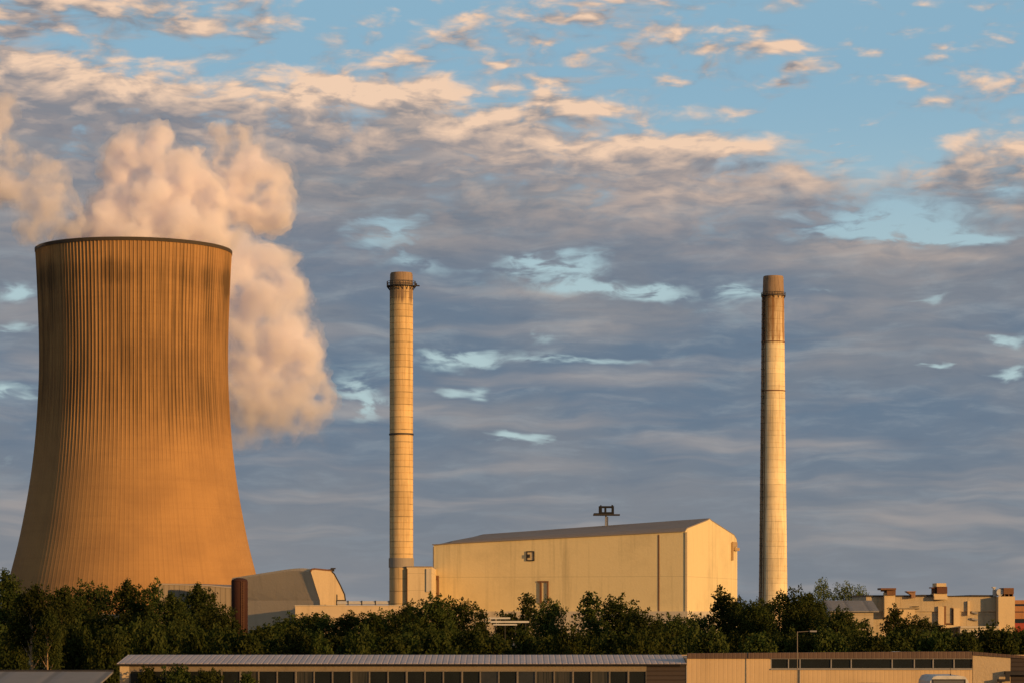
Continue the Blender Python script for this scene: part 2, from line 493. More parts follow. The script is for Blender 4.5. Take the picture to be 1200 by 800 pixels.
shell = b.build('shell', M['tower'], tower, recalc=False)
b = MB()
rt = tower_r(zt)
b.lathe(tc, [(rt - 1.0, zt - .1), (rt + .35, zt - .1), (rt + .40, zt + .95), (rt + .2, zt + 1.1), (rt - 1.0, zt + 1.1), (rt - 1.0, zt - .1)], 148, False, False)
b.build('rim', wall_mat('rim concrete', (.060, .045, .032), .5), tower, smooth=False)
b = MB()
for i in range(40):
    t0 = 2 * math.pi * i / 40
    for s_ in (-1, 1):
        t1 = t0 + s_ * math.pi / 40
        r0, r1 = tower_r(zb) - .3, tower_r(zb) + 2.4
        b.tube((tc.x + r1 * math.cos(t0), tc.y + r1 * math.sin(t0), -.2), (tc.x + r0 * math.cos(t1), tc.y + r0 * math.sin(t1), zb + .2), .5, .5, 8)
b.build('leg_colonnade', M['plinth'], tower)
b = MB(); b.lathe(tc, [(tower_r(zb) + 4, -.1), (tower_r(zb) + 4, 1.0), (tower_r(zb) + 3.4, 1.0), (tower_r(zb) + 3.4, .3)], 96, True, False)
b.build('basin', M['plinth'], tower)

# ================================================================== TURBINE HALL
TH = math.radians(17.0)
hx = Vector((-math.cos(TH), math.sin(TH)))        # along the long side, away to the left
hy = Vector((math.sin(TH), math.cos(TH)))         # into the depth along the gable
ho = Vector(((803 - 600) * 650 / F, 650.0))
L_, W_ = 64.2, 59.3
hall = thing('turbine_hall', (ho.x, ho.y, 0), 'large cream windowless hall with a grey pitched roof and bright sunlit gable', 'industrial building')
def hp(u, v, z):
    p = ho + hx * u + hy * v
    return Vector((p.x, p.y, z))
def hz(u, near, far):
    return EYE + near + (far - near) * u / L_
# gable outline: (depth, height above the eye at the near end, at the far end)
GAB = [(0, 19.3, 16.6), (2.0, 20.1, 17.2), (24.0, 22.75, 19.0), (26.5, 23.2, 19.4), (29.0, 22.8, 19.0), (55.5, 19.9, 16.9), (58.2, 19.0, 16.2), (59.3, 17.6, 15.2)]
PZ = EYE + .05
b = MB()
near = [hp(0, v, EYE + a) for v, a, c_ in GAB]
far = [hp(L_, v, EYE + c_) for v, a, c_ in GAB]
k_ = len(GAB)
n1 = k_ + 2
def top_z(u, i, drop):          # height of the roof line at station u, rounded down towards the far end
    v, a, c_ = GAB[i]
    z = EYE + a + (c_ - a) * u / L_
    ez = EYE + GAB[0][1] + (GAB[0][2] - GAB[0][1]) * u / L_
    return max(z - drop, min(z, ez) - .1) if drop else z
WST = [(0, 0), (L_ - 4.5, 0), (L_ - 1.8, .5), (L_ - .3, 1.5), (L_, 2.6)]
vs = []
for u, drop in WST:
    vs += [hp(u, 0, PZ)] + [hp(u, GAB[i][0], top_z(u, i, drop)) for i in range(k_)] + [hp(u, W_, PZ)]
ns = len(WST)
fs = [tuple(range(n1)), tuple(range((ns - 1) * n1, ns * n1))[::-1]]
fs += [(s_ * n1 + i, s_ * n1 + (i + 1) % n1, (s_ + 1) * n1 + (i + 1) % n1, (s_ + 1) * n1 + i) for s_ in range(ns - 1) for i in range(n1)]
b.add(vs, fs)
b.build('wall', M['hall_wall'], hall)
# the roof shell lies on the walls and laps a little over the eaves; its far end is rounded off
b = MB()
stations = [(-.02, 0), (L_ - 4.5, 0), (L_ - 1.8, .5), (L_ - .3, 1.5), (L_ + .3, 2.6)]
ring = []
for u, drop in stations:
    up_, lo_ = [], []
    for i, (v, a, c_) in enumerate(GAB):
        z = EYE + a + (c_ - a) * u / L_
        ez = EYE + GAB[0][1] + (GAB[0][2] - GAB[0][1]) * u / L_
        zz = top_z(min(u, L_), i, drop) + .25
        vv = v - .35 if i == 0 else (v + .35 if i == k_ - 1 else v)
        up_.append(hp(u, vv, zz)); lo_.append(hp(u, vv, zz - .23))
    ring.append(up_ + lo_[::-1])
vs = [p for r_ in ring for p in r_]; m_ = 2 * k_
fs = [(s_ * m_ + i, s_ * m_ + (i + 1) % m_, (s_ + 1) * m_ + (i + 1) % m_, (s_ + 1) * m_ + i) for s_ in range(len(ring) - 1) for i in range(m_)]
fs += [tuple(range(m_))[::-1], tuple(range((len(ring) - 1) * m_, len(ring) * m_))]
b.add(vs, fs)
b.build('roof', M['hall_roof'], hall)
b = MB(); b.obox(ho, hx, hy, -.8, L_ + .8, -1.2, W_ + .8, 0, PZ)
b.build('plinth', M['plinth'], hall)
def on_long(x, y):          # photograph point on the long wall -> (u, z)
    q = (x - 600) / F
    u = (ho.x - q * ho.y) / (q * hx.y - hx.x)
    return u, EYE + (HOR - y) * (ho.y + hx.y * u) / F
def strip(mb, x0, y0, x1, y1, d0=-.25, d1=.05):
    u1, z1 = on_long(x0, y0); u0, z0 = on_long(x1, y1)
    mb.obox(ho, hx, hy, u0, u1, d0, d1, z0, z1)
b = MB(); strip(b, 771.4, 626, 772.8, 715.6, -.10); b.build('downpipe', M['rust'], hall)
b = MB(); strip(b, 507.6, 640, 508.8, 664); b.build('corner_trim', M['grey_metal'], hall)
b = MB()
strip(b, 617, 645.2, 626.4, 646.4); strip(b, 617, 655.6, 626.4, 656.8); strip(b, 617, 646.4, 618.2, 655.6); strip(b, 625.2, 646.4, 626.4, 655.6)
fr = b.build('window_frame', M['dark_metal'], hall)
b = MB(); strip(b, 618.2, 646.4, 625.2, 655.6, -.08, .03); b.build('pane', M['annex_wall'], fr)
b = MB(); strip(b, 618.4, 649.0, 621.4, 652.8, -.6, -.1); b.build('wall_lamp', M['dark_metal'], hall)
b = MB()
strip(b, 630, 680.2, 643, 681.8); strip(b, 641.6, 681.8, 643, 706, -.4); strip(b, 633, 681.8, 635, 706, -.4)
b.build('door_frame', M['rust'], hall)
b = MB()
strip(b, 511.0, 674, 514.4, 679); strip(b, 512.8, 679, 514.4, 700); strip(b, 508.4, 694, 512.8, 695)
b.build('wall_pipe', M['rust'], hall)
b = MB()     # bracket high on the gable
for (v0, v1, z0, z1, w_) in [(51.5, 52.6, 13.3, 18.0, .5), (52.6, 58.0, 15.9, 16.7, .9), (52.6, 57.6, 16.9, 18.2, .4)]:
    b.obox(ho, hx, hy, -w_, -.01, v0, v1, EYE + z0, EYE + z1)
b.build('vent_bracket', wall_mat('bracket steel', (.40, .27, .13), .5), hall)
b = MB(); b.obox(ho, hx, hy, -.5, -.02, -.2, .25, PZ, EYE + 19.2); b.build('corner_strip', M['annex_wall'], hall)

# platform on the hall roof
u_m, _ = on_long(672.5, 620)
rz = hz(u_m, 22.9, 19.15)
pm = hp(u_m - 1.3, 26.0, rz)
mast = thing('roof_platform', pm, 'small black platform with equipment on a short post above the hall roof', 'rooftop platform')
sc_ = pm.y / F
def mp(dx_, dy_):           # offsets in photograph pixels from the post, row from the top of the picture
    return pm.x + dx_ * sc_, EYE + (HOR - dy_) * sc_
b = MB(); b.tube((pm.x - .5 * sc_, pm.y, rz - .1), (pm.x - .5 * sc_, pm.y, mp(0, 603)[1]), .30, .26, 8); b.build('post', M['pale_metal'], mast)
b = MB(); b.tube((pm.x + 1.4 * sc_, pm.y - .4, rz - .1), (pm.x + 1.4 * sc_, pm.y - .4, mp(0, 605)[1]), .12, .12, 6)
for q in range(6): b.box(pm.x + .1, pm.y - .45, rz + .35 + q * .42, pm.x + 1.4 * sc_, pm.y - .38, rz + .42 + q * .42)
b.build('ladder', M['dark_metal'], mast)
def mbox(b, x0, y0, x1, y1, d0, d1):
    X0, Z1 = mp(x0, y0); X1, Z0 = mp(x1, y1)
    b.box(X0, pm.y + d0, Z0, X1, pm.y + d1, Z1)
b = MB(); mbox(b, -15.5, 602.0, 15.5, 603.6, -1.6, 1.6); b.build('deck', M['dark_metal'], mast)
b = MB()
mbox(b, -9, 593.2, -5.4, 602, -1.2, 1.2); mbox(b, 6, 593, 8.6, 602, -1.2, 1.2); mbox(b, -2.4, 594, -.2, 602, -1.1, 1.1)
mbox(b, -9, 592.6, 8.6, 594.6, -1.25, 1.25); mbox(b, -9, 599.6, 8.6, 602, -1.3, 1.3); mbox(b, -15, 600.8, -9, 602, -1.3, 1.3)
mbox(b, -7.6, 591.4, -5.8, 592.6, -.4, .4); mbox(b, 5.8, 591.2, 7.8, 592.6, -.4, .4)
b.build('equipment_frame', M['black'], mast)

# ================================================================== CHIMNEYS
def chimney_mat(name, c, zs, cap_z, dark_z, cdark, cap_c, ring_w=.16):
    def fn(k, O):
        x, y, z = k.xyz(O)
        th = k.m('ARCTAN2', x, y)
        cyl = k.com(th * 4.0, z, 0.0)
        run = k.noise(k.mul(cyl, (.9, .05, 1)), 1.0, 5, .65)
        blot = k.noise(k.mul(cyl, (.25, .25, 1)), 1.0, 5, .6)
        seg = k.noise(k.com(0.0, 0.0, k.m('FLOOR', z / zs) * 7.3), 1.0, 0, .5)
        col = k.mix(k.ss(.3, .7, seg) * .5, c, scale_c(c, .62))
        col = k.mix(k.ss(.42, .70, run) * .55, col, scale_c(c, .34))
        col = k.mix(k.ss(.48, .78, blot) * .40, col, scale_c(c, .45))
        f = k.m('PINGPONG', z + (blot - .5) * .12, zs / 2)
        col = k.mix(k.ss(ring_w, ring_w * .25, f) * (.35 + .45 * k.ss(.35, .65, blot)), col, scale_c(c, .22))
        wob = (run - .5) * 5.0
        run3 = k.noise(k.mul(cyl, (.55, .035, 1)), 1.0, 5, .65)
        col = k.mix(k.ss(-1.2, 1.2, z - dark_z + (run3 - .5) * 9.0) * (.30 + .70 * k.ss(.36, .56, run3)), col, k.mix(run, cdark, scale_c(cdark, .45)))
        col = k.mix(k.ss(cap_z - .2, cap_z + .2, z), col, k.mix(k.ss(.35, .65, run), cap_c, scale_c(cap_c, .45)))
        return col
    return mat(name, fn, .9, spec=.15, bump=lambda k, O: (k.noise(O, 1.5, 5, .6), .3, .12))

CY = 638.0; s_ = CY / F
cc = at(470.3, HOR, CY); cc.z = 0
zc = lambda y, Y: EYE + (HOR - y) * Y / F
ch = thing('chimney', cc, 'slim banded chimney with a black railing near its top, between tower and hall', 'chimney', 'tall industrial chimneys')
b = MB()
zz0, zz1 = 0.0, zc(336, CY)
prof = []
nband = 24
zsp = 14.55 * s_
for i in range(60):
    z = zz1 - zsp * (i // 2) if i % 2 == 0 else zz1 - zsp * (i // 2 + 1) + .12
    if z <= zc(668, CY): break
    r = (13.6 + .3 * (zz1 - z) / 85) * s_
    prof.append((r, z))
    if i % 2: prof += [(r - .10, z - .05), (r - .10, z - .10)]
prof = [(14.1 * s_, 0.0), (14.0 * s_, zc(668, CY))] + prof[::-1]
b.lathe(cc, prof, 40, True, True)
M['chim_a'] = chimney_mat('banded chimney concrete', (.72, .50, .24), zsp, 999, zc(352, CY), (.30, .20, .12), (.3, .2, .1))
b.build('shaft', M['chim_a'], ch, smooth=False)
b = MB(); b.lathe(cc, [(13.6 * s_, zz1), (13.2 * s_, zc(322, CY)), (12.4 * s_, zc(320, CY)), (10 * s_, zc(320, CY)), (10 * s_, zc(326, CY))], 40, True, True)
M['cap'] = wall_mat('soot stained concrete', (.29, .20, .125), 1.15, scale=4, streak=1.4)
b.build('cap', M['cap'], ch)
def gallery(c, r, z, parent, name='gallery', out=.9, nb=18):
    b = MB()
    b.lathe(c, [(r - .1, z), (r + out, z), (r + out, z + .22), (r - .1, z + .22)], 36, False, False)
    for i in range(nb):
        t = 2 * math.pi * i / nb
        d = Vector((math.cos(t), math.sin(t), 0))
        p = Vector((c[0], c[1], 0)) + d * (r + out - .08)
        b.tube(p + Vector((0, 0, z)), p + Vector((0, 0, z + 1.2)), .07, .07, 5)
        q = Vector((c[0], c[1], 0)) + d * (r - .05)
        b.tube(q + Vector((0, 0, z - .9)), p + Vector((0, 0, z)), .09, .09, 5)
    for h in (.6, 1.2):
        pts = [Vector((c[0] + (r + out - .08) * math.cos(2 * math.pi * i / 36), c[1] + (r + out - .08) * math.sin(2 * math.pi * i / 36), z + h)) for i in range(36)]
        for i in range(36): b.tube(pts[i], pts[(i + 1) % 36], .06, .06, 5, False)
    return b.build(name, M['dark_metal'], parent)
gal = gallery(cc, 13.5 * s_, zc(336.3, CY), ch, out=.75)
b = MB()
X = cc.x + 13.5 * s_
b.box(X + .3, cc.y - .5, zc(335.6, CY), X + 1.6, cc.y + .5, zc(334.6, CY)); b.box(X + .5, cc.y - .4, zc(334.6, CY), X + 1.0, cc.y + .4, zc(332.4, CY))
b.build('bracket_arm', M['dark_metal'], ch)
b = MB(); b.lathe(cc, [(13.9 * s_, zc(509.5, CY)), (14.5 * s_, zc(509.5, CY)), (14.5 * s_, zc(507.6, CY)), (13.9 * s_, zc(507.6, CY))], 40, False, False)
b.build('steel_band', M['dark_metal'], ch)
b = MB(); b.lathe(cc, [(14.0 * s_, zc(664.5, CY)), (14.8 * s_, zc(664.5, CY)), (14.8 * s_, zc(653.5, CY)), (14.0 * s_, zc(653.5, CY))], 40, False, False)
b.build('base_collar', wall_mat('grey collar', (.30, .25, .19), .5), ch)

DY = 900.0; s_ = DY / F
dc = at(906.2, HOR, DY); dc.z = 0
ch2 = thing('chimney', dc, 'tapering cream chimney with a rusty brown top, standing alone right of the hall', 'chimney', 'tall industrial chimneys')
b = MB()
zt2 = zc(346, DY); zb2 = zc(706, DY)
nst = 25
prof = [(17.6 * s_, 0), (17.2 * s_, zb2)]
zsp = (zt2 - zb2) / nst
for i in range(nst):
    f0, f1 = i / nst, (i + 1) / nst
    R = lambda f: (16.8 - 4.2 * f ** .85) * s_
    prof += [(R(f0), zb2 + f0 * (zt2 - zb2) + .05), (R(f1), zb2 + f1 * (zt2 - zb2) - .12), (R(f1) - .09, zb2 + f1 * (zt2 - zb2) - .07)]
b.lathe(dc, prof, 40)
M['chim_b'] = chimney_mat('cream chimney concrete', (.88, .71, .43), zsp, 999, zc(401, DY), (.36, .19, .080), (.3, .2, .1), .10)
b.build('shaft', M['chim_b'], ch2)
b = MB(); b.lathe(dc, [(12.5 * s_, zt2 - .1), (12.4 * s_, zc(343, DY)), (11.9 * s_, zc(326, DY)), (11.4 * s_, zc(324, DY)), (9.6 * s_, zc(324, DY)), (9.6 * s_, zc(330, DY))], 40)
b.build('cap', M['cap'], ch2)
gallery(dc, 12.5 * s_, zc(347.5, DY), ch2, out=.55, nb=16)
for yy in (401.5, 458.5):
    b = MB(); f = (zc(yy, DY) - zb2) / (zt2 - zb2); R_ = (16.8 - 4.2 * f ** .85) * s_
    b.lathe(dc, [(R_ - .02, zc(yy, DY)), (R_ + .12, zc(yy, DY)), (R_ + .12, zc(yy - 1.2, DY)), (R_ - .02, zc(yy - 1.2, DY))], 40, False, False)
    b.build('steel_band', M['rust'], ch2)
# caged ladder and cable tray down the left flank
b = MB()
ang = math.radians(207)
rad = lambda z: (16.8 - 4.2 * max((z - zb2) / (zt2 - zb2), 0) ** .85) * s_
dv = Vector((math.cos(ang), math.sin(ang), 0)); tv = Vector((-dv.y, dv.x, 0))
nz = 46
prev = None
for i in range(nz + 1):
    z = zb2 - 1 + (zt2 - zb2 + 1) * i / nz
    cpt = Vector((dc.x, dc.y, z)) + dv * (rad(z) + .30)
    if prev is not None:
        for o_ in (-.42, .42):
            b.tube(prev + tv * o_, cpt + tv * o_, .13, .13, 5, False)
        b.tube(prev + dv * .55, cpt + dv * .55, .10, .10, 5, False)
        for j in range(4):
            p = prev.lerp(cpt, j / 4); b.tube(p - tv * .42, p + tv * .42, .07, .07, 4, False)
        p = cpt
        for a0, a1 in ((-.55, -.2), (-.2, .2), (.2, .55)):
            b.tube(p + tv * a0 + dv * (.75 - abs(a0) * .9), p + tv * a1 + dv * (.75 - abs(a1) * .9), .10, .10, 4, False)
        b.tube(p - tv * .55 + dv * .2, p - tv * .55 - dv * .3, .08, .08, 4, False)
        b.tube(p + tv * .55 + dv * .2, p + tv * .55 - dv * .3, .08, .08, 4, False)
    prev = cpt
b.build('ladder_cage', M['dark_metal'], ch2)
b = MB()
ang2 = math.radians(222); dv2 = Vector((math.cos(ang2), math.sin(ang2), 0))
for i in range(nz):
    z0 = zb2 - 1 + (zt2 - zb2 + 1) * i / nz; z1 = zb2 - 1 + (zt2 - zb2 + 1) * (i + 1) / nz
    b.tube(Vector((dc.x, dc.y, z0)) + dv2 * (rad(z0) + .12), Vector((dc.x, dc.y, z1)) + dv2 * (rad(z1) + .12), .16, .16, 6, False)
b.build('cable_conduit', M['dark_metal'], ch2)
b = MB(); b.lathe(dc, [(18.6 * s_, 0), (18.6 * s_, zc(709, DY)), (18.0 * s_, zc(707, DY)), (16 * s_, zc(707, DY))], 40)
b.build('base_block', M['low_wall'], ch2)

# ================================================================== LOW BLOCKS LEFT OF THE HALL
def block(name, label, cat, x0, x1, ytop, Y, depth, m, b_rot=0.0, group=None, ytop1=None):
    p0 = at(x0, ytop, Y); p1 = at(x1, ytop if ytop1 is None else ytop1, Y)
    t = thing(name, (p0.x, Y, 0), label, cat, group)
    return t, p0, p1
t, p0, p1 = block('annex_building', 'low cream annex filling the gap between banded chimney and hall', 'building', 476.6, 512, 664, 634.6, 12, None)
b = MB(); b.box(p0.x, 634.6, 0, p1.x - 1.2, 684, p0.z); b.build('wall', M['annex_wall'], t)
b = MB(); b.box(p0.x - .15, 634.4, p0.z, p1.x - 1.2, 684.2, p0.z + .22); b.build('roof', M['hall_roof'], t)
b = MB(); q = at(499.5, 666, 634.6); q1 = at(505.5, 693, 634.6); b.box(q.x, 634.3, q1.z, q1.x, 634.58, q.z); b.build('wall_panel', M['plinth'], t)
b = MB(); q = at(477.2, 666, 634.6); b.tube((q.x, 634.4, 0), (q.x, 634.4, q.z), .10); b.build('downpipe', M['rust'], t)

# conveyor house: a prism with a sloped end towards the right
HX = Vector((-.885, .466, 0)) * 21.0; e2 = Vector((.93, .37, 0)).normalized()
Xc = (376 - 600) * 600 / F
def endp(x, y):
    q = (x - 600) / F
    tt = (q * 600 - Xc) / (e2.x - q * e2.y)
    Y = 600 + e2.y * tt
    return Vector((Xc + e2.x * tt, Y, EYE + (HOR - y) * Y / F))
end = [endp(*p) for p in [(377, 753), (374, 703), (369.5, 689), (365.8, 677), (363.6, 670), (364.6, 667.6), (368, 667), (388, 669), (391, 672), (398, 685), (403, 696), (404.3, 705), (404.3, 753)]]
cv = thing('conveyor_house', (end[0].x, end[0].y, 0), 'grey sloping concrete conveyor house with a warm lit polygonal end beside a brown tank', 'industrial building')
b = MB()
a0 = end; m_ = len(a0)
rings = []
for t_, f_ in ((0, 1.0), (.06, 1.025), (.14, 1.04), (.24, 1.035), (.36, 1.01), (.52, .965), (.75, .90), (1.0, .83)):
    rings += [Vector((p.x + HX.x * t_, p.y + HX.y * t_, EYE + (p.z - EYE) * (f_ if p.z > EYE + 3 else 1))) for p in a0]
nr_ = len(rings) // m_
b.add(rings, [(s2 * m_ + i, s2 * m_ + (i + 1) % m_, (s2 + 1) * m_ + (i + 1) % m_, (s2 + 1) * m_ + i) for s2 in range(nr_ - 1) for i in range(m_)] + [tuple(range((nr_ - 1) * m_, nr_ * m_))[::-1]])
b.build('casing', M['hood_side'], cv)
b = MB(); q = Vector((-.37, -.93, 0)) * -.0
nrm = Vector((e2.y, -e2.x, 0))
b.prism([p + nrm * .02 for p in a0], nrm * .5)
b.build('end_wall', M['hood_end'], cv)
b = MB()
for i, j in ((4, 5), (5, 6), (6, 7)):
    b.tube(a0[i] + nrm * .3 + Vector((0, 0, .1)), a0[j] + nrm * .3 + Vector((0, 0, .1)), .28, .28, 6)
b.build('roof_edge', M['rust'], cv)
b = MB(); p = a0[7]; b.box(p.x - .6, p.y - .5, p.z, p.x + .7, p.y + .5, p.z + .5); b.box(p.x - .1, p.y - .3, p.z + .5, p.x + 1.0, p.y + .3, p.z + .8)
b.build('roof_lamp', M['dark_metal'], cv)
b = MB()
for i in range(7, 11): b.tube(a0[i] + nrm * .55, a0[i + 1] + nrm * .55, .14, .14, 6)
b.tube(endp(393.5, 703) + nrm * .6, endp(404, 703) + nrm * .6, .12); b.tube(endp(394, 696) + nrm * .6, endp(394, 709) + nrm * .6, .10)
b.build('handrail', M['dark_metal'], cv)

t, p0, p1 = block('low_block', 'long low orange-lit block with pipes on its roof below the conveyor house', 'building', 346, 478, 709.5, 594, 5, None)
b = MB(); b.box(p0.x, 594, 0, p1.x, 598.5, p0.z); b.build('wall', M['low_wall'], t)
b = MB(); b.box(p0.x - .1, 593.8, p0.z, p1.x, 598.6, p0.z + .18); b.build('roof', M['plinth'], t)
b = MB()
for yy, rr in ((706.3, .30), (704.4, .13)):
    q0 = at(394, yy, 595.5); q1 = at(456.5, yy, 595.5); b.tube(q0, q1, rr, rr, 8)
b.build('pipe', M['pale_metal'], t)
for xx in (394.5, 408, 424, 440, 456):
    q = at(xx, 704, 595.5); b = MB(); b.box(q.x - .12, 595.2, p0.z + .1, q.x + .12, 595.8, q.z + .15)
    b.build('pipe_support', M['dark_metal'], t)

sc = at(280.7, HOR, 588); sc.z = 0
t = thing('storage_tank', sc, 'tall dark red-brown tank with a rounded top right beside the cooling tower base', 'tank')
zt_ = zc(680.5, 588); r_ = 9.7 * 588 / F
b = MB(); b.lathe(sc, [(r_, 0), (r_, zt_)], 32, False, True); b.build('shell', M['brown_tank'], t, smooth=True)
b = MB(); b.lathe(sc, [(r_ + .03, zt_ - .05)] + [(r_ * math.cos(a), zt_ + .75 * math.sin(a)) for a in (.2, .5, .8, 1.1, 1.4)], 32); b.build('dome', M['brown_tank'], t, smooth=True)
b = MB()
for o_ in (-.25, .25): b.tube((sc.x + .9 + o_, sc.y - r_ - .12, 0), (sc.x + .9 + o_, sc.y - r_ - .12, zt_), .05, .05, 5)
for q in range(36): b.tube((sc.x + .65, sc.y - r_ - .12, .4 + q * .37), (sc.x + 1.15, sc.y - r_ - .12, .4 + q * .37), .03, .03, 4)
b.build('ladder', M['rust'], t)

p0 = at(185.5, 684.6, 620); p1 = at(240, 686, 620); p2 = at(296, 691.5, 625)
t = thing('clad_shed', (p0.x, p0.y, 0), 'dull grey-brown clad shed with a gently sloping roof in front of the cooling tower', 'building')
dpt = Vector((0, 18, 0)); dn = lambda p: Vector((p.x, p.y, 0))
nx = Vector((.9, 0, 0))
b = MB()
top = [p0, p1, p2]
pts = [dn(p2), dn(p0), p0, p1, p2]
p0b = Vector((p0.x, 610, 0))
b.prism([Vector((p.x, 620 + (p.x - p0.x) * .75, p.z)) for p in pts], (9, 14, 0)); b.build('wall', M['cladding_grey'], t)
b = MB()
for i in (2, 3):
    f = lambda p, dz: Vector((p.x, 620 + (p.x - p0.x) * .75 - .25, p.z + dz))
    b.prism([f(pts[i], 0.01), f(pts[i + 1], .01), f(pts[i + 1], .3), f(pts[i], .3)], (9, 14.2, 0))
b.build('roof', M['hall_roof'], t)

# ================================================================== PLANT BUILDINGS ON THE RIGHT
RY = 480.0; s_ = RY / F
def rb(b, x0, y0, x1, y1, d0, d1, Y=RY):
    """box from photograph columns and rows; d = metres in front of (-) or behind the wall plane"""
    A = at(x0, y0, Y); B = at(x1, y1, Y)
    return b.box(A.x, Y + d0, B.z, B.x, Y + d1, A.z)
pl = thing('plant_building', at(1016, 0, RY) * Vector((1, 1, 0)) if False else (at(1016, HOR, RY).x, RY, 0), 'long buff industrial block with rusty vents and piers along its roof', 'industrial building')
M['plant_wall'] = wall_mat('buff plant render', (.44, .35, .22), .6, panel=(6.0, 3.2, .10), scale=1.6)
M['plant_bright'] = wall_mat('bright plant render', (.60, .45, .25), .5, scale=1.6)
b = MB(); rb(b, 1015, 698.4, 1167, 716, 0, 20); rb(b, 1015, 716, 1167, 760, .3, 20); b.build('wall', M['plant_wall'], pl)
b = MB(); rb(b, 1014.6, 696.8, 1080, 698.4, -.25, 20.2); rb(b, 1080, 696.2, 1093, 698.4, -.25, 20.2); rb(b, 1110, 697.4, 1117, 698.4, -.25, 20.2); rb(b, 1117, 697.9, 1138, 698.4, -.2, 20.2); rb(b, 1138, 696.6, 1167, 698.4, -.25, 20.2)
b.build('roof_edge', M['dark_metal'], pl)
b = MB(); rb(b, 1035, 694, 1047.6, 722.5, -1.6, 0); b.build('pier', M['plant_bright'], pl)
b = MB(); rb(b, 1030, 688.6, 1047.8, 690.8, -2.6, 2); rb(b, 1037.6, 690.8, 1047.8, 697, -2.0, 2.0); rb(b, 1032.5, 690.8, 1035.4, 692.6, -1.2, .6); b.build('vent_head', M['rust'], pl)
b = MB(); rb(b, 1067, 692.8, 1071.6, 700, -1.2, 1.2); rb(b, 1061.4, 692.2, 1071.8, 693.2, -1.6, 1.4)
A = at(1061.4, 693.2, RY); B = at(1067, 696.5, RY); b.prism([(A.x, RY - 1.2, A.z), (B.x, RY - 1.2, A.z), (B.x, RY - 1.2, B.z)], (0, 2.2, 0)); b.build('vent_hood', wall_mat('vent steel', (.30, .17, .10), .6, scale=2), pl)
b = MB(); rb(b, 1093.5, 698, 1109, 702, -1.4, 3); rb(b, 1093.2, 695, 1108.6, 698.4, -1.2, 2.8); rb(b, 1095.8, 682.9, 1107.0, 687, -1.8, 3); b.build('vent_housing', M['plant_bright'], pl)
b = MB(); rb(b, 1096.6, 687, 1108.6, 695, -1.5, 2.6); rb(b, 1090, 687.6, 1096.6, 688.8, -1.2, 1.4); rb(b, 1092.4, 688.8, 1094.6, 695, -.9, 1); b.build('vent_louver', wall_mat('louver steel', (.13, .055, .030), .5, scale=2), pl)
b = MB(); rb(b, 1167.4, 698.4, 1186.6, 742, -2.2, 8); b.build('stair_tower', M['plant_bright'], pl)
b = MB(); rb(b, 1174.4, 688.4, 1186.2, 695.6, -1.6, 3); rb(b, 1175, 695.6, 1176.2, 698.4, -1.4, 2); rb(b, 1180, 695.6, 1181.2, 698.4, -1.4, 2); rb(b, 1184.6, 695.6, 1185.8, 698.4, -1.4, 2); b.build('water_tank', M['rust'], pl)
b = MB(); A = at(1170.5, 693.5, RY); b.tube((A.x, RY - 1.2, A.z), (A.x, RY + 1.6, A.z), .62, .62, 14); b.tube((A.x, RY - .8, A.z - 1), (A.x, RY - .8, A.z), .2); rb(b, 1162.6, 687.2, 1166.4, 688.6, -.6, .5); rb(b, 1164, 688.6, 1166, 691, -.5, .4); rb(b, 1163.4, 691, 1168.0, 698.2, -.3, .3); b.build('fan_drum', M['pale_metal'], pl)
b = MB(); rb(b, 1099, 710, 1105.8, 734, -.5, 0); b.build('pilaster', M['plant_bright'], pl)
b = MB(); rb(b, 1105.8, 709.6, 1108.2, 732, -.35, .02); rb(b, 1115.0, 711.4, 1116.4, 731, -.35, .02); rb(b, 1106, 729.6, 1116, 731, -.32, .0); b.build('door_frame', M['rust'], pl)
b = MB(); rb(b, 1108.2, 710.8, 1115.0, 729.6, -.12, .25); b.build('door', M['plant_wall'], pl)
b = MB(); rb(b, 1133.4, 703.8, 1136, 720.5, -.5, .1); b.build('pilaster', M['plant_bright'], pl)
for y0 in (715.4, 723.4):
    b = MB(); A = at(1138.5, y0, RY); B = at(1145.6, y0 + 1.6, RY); b.prism([(A.x, RY + .28, A.z), (B.x, RY + .28, B.z), (B.x, RY + .28, B.z - .3), (A.x, RY + .28, A.z - .3)], (0, -.5, 0))
    b.build('wall_bracket', M['grey_metal'], pl)
b = MB(); rb(b, 1117, 712.2, 1124, 735, -.6, .28); b.build('pilaster', M['plant_bright'], pl)
b = MB(); rb(b, 1122, 733, 1167.4, 735, -3.4, .3); rb(b, 1122, 735, 1167.4, 752, -3, .3); b.build('terrace', M['plinth'], pl)
b = MB(); A = at(1104, 731.5, RY); B = at(1096.5, 740, RY); b.prism([(A.x, RY - 2, A.z), (A.x + 2.6, RY - 2, A.z - .1), (A.x + 2.6, RY - 2, A.z - .5), (A.x, RY - 2, A.z - .55), (B.x, RY - 2, B.z)], (0, 1.4, 0)); b.build('ramp', M['plant_bright'], pl)
b = MB(); rb(b, 1053, 712.4, 1077, 713.2, -.4, 0.05); rb(b, 1069, 709.8, 1076.4, 710.6, -.4, .02); rb(b, 1048.0, 699, 1048.8, 712, -.4, .02); b.build('cable_tray', M['dark_metal'], pl)
b = MB(); rb(b, 1053.5, 713.4, 1071.5, 733, -.35, .28); b.build('wall_panel', M['plant_bright'], pl)

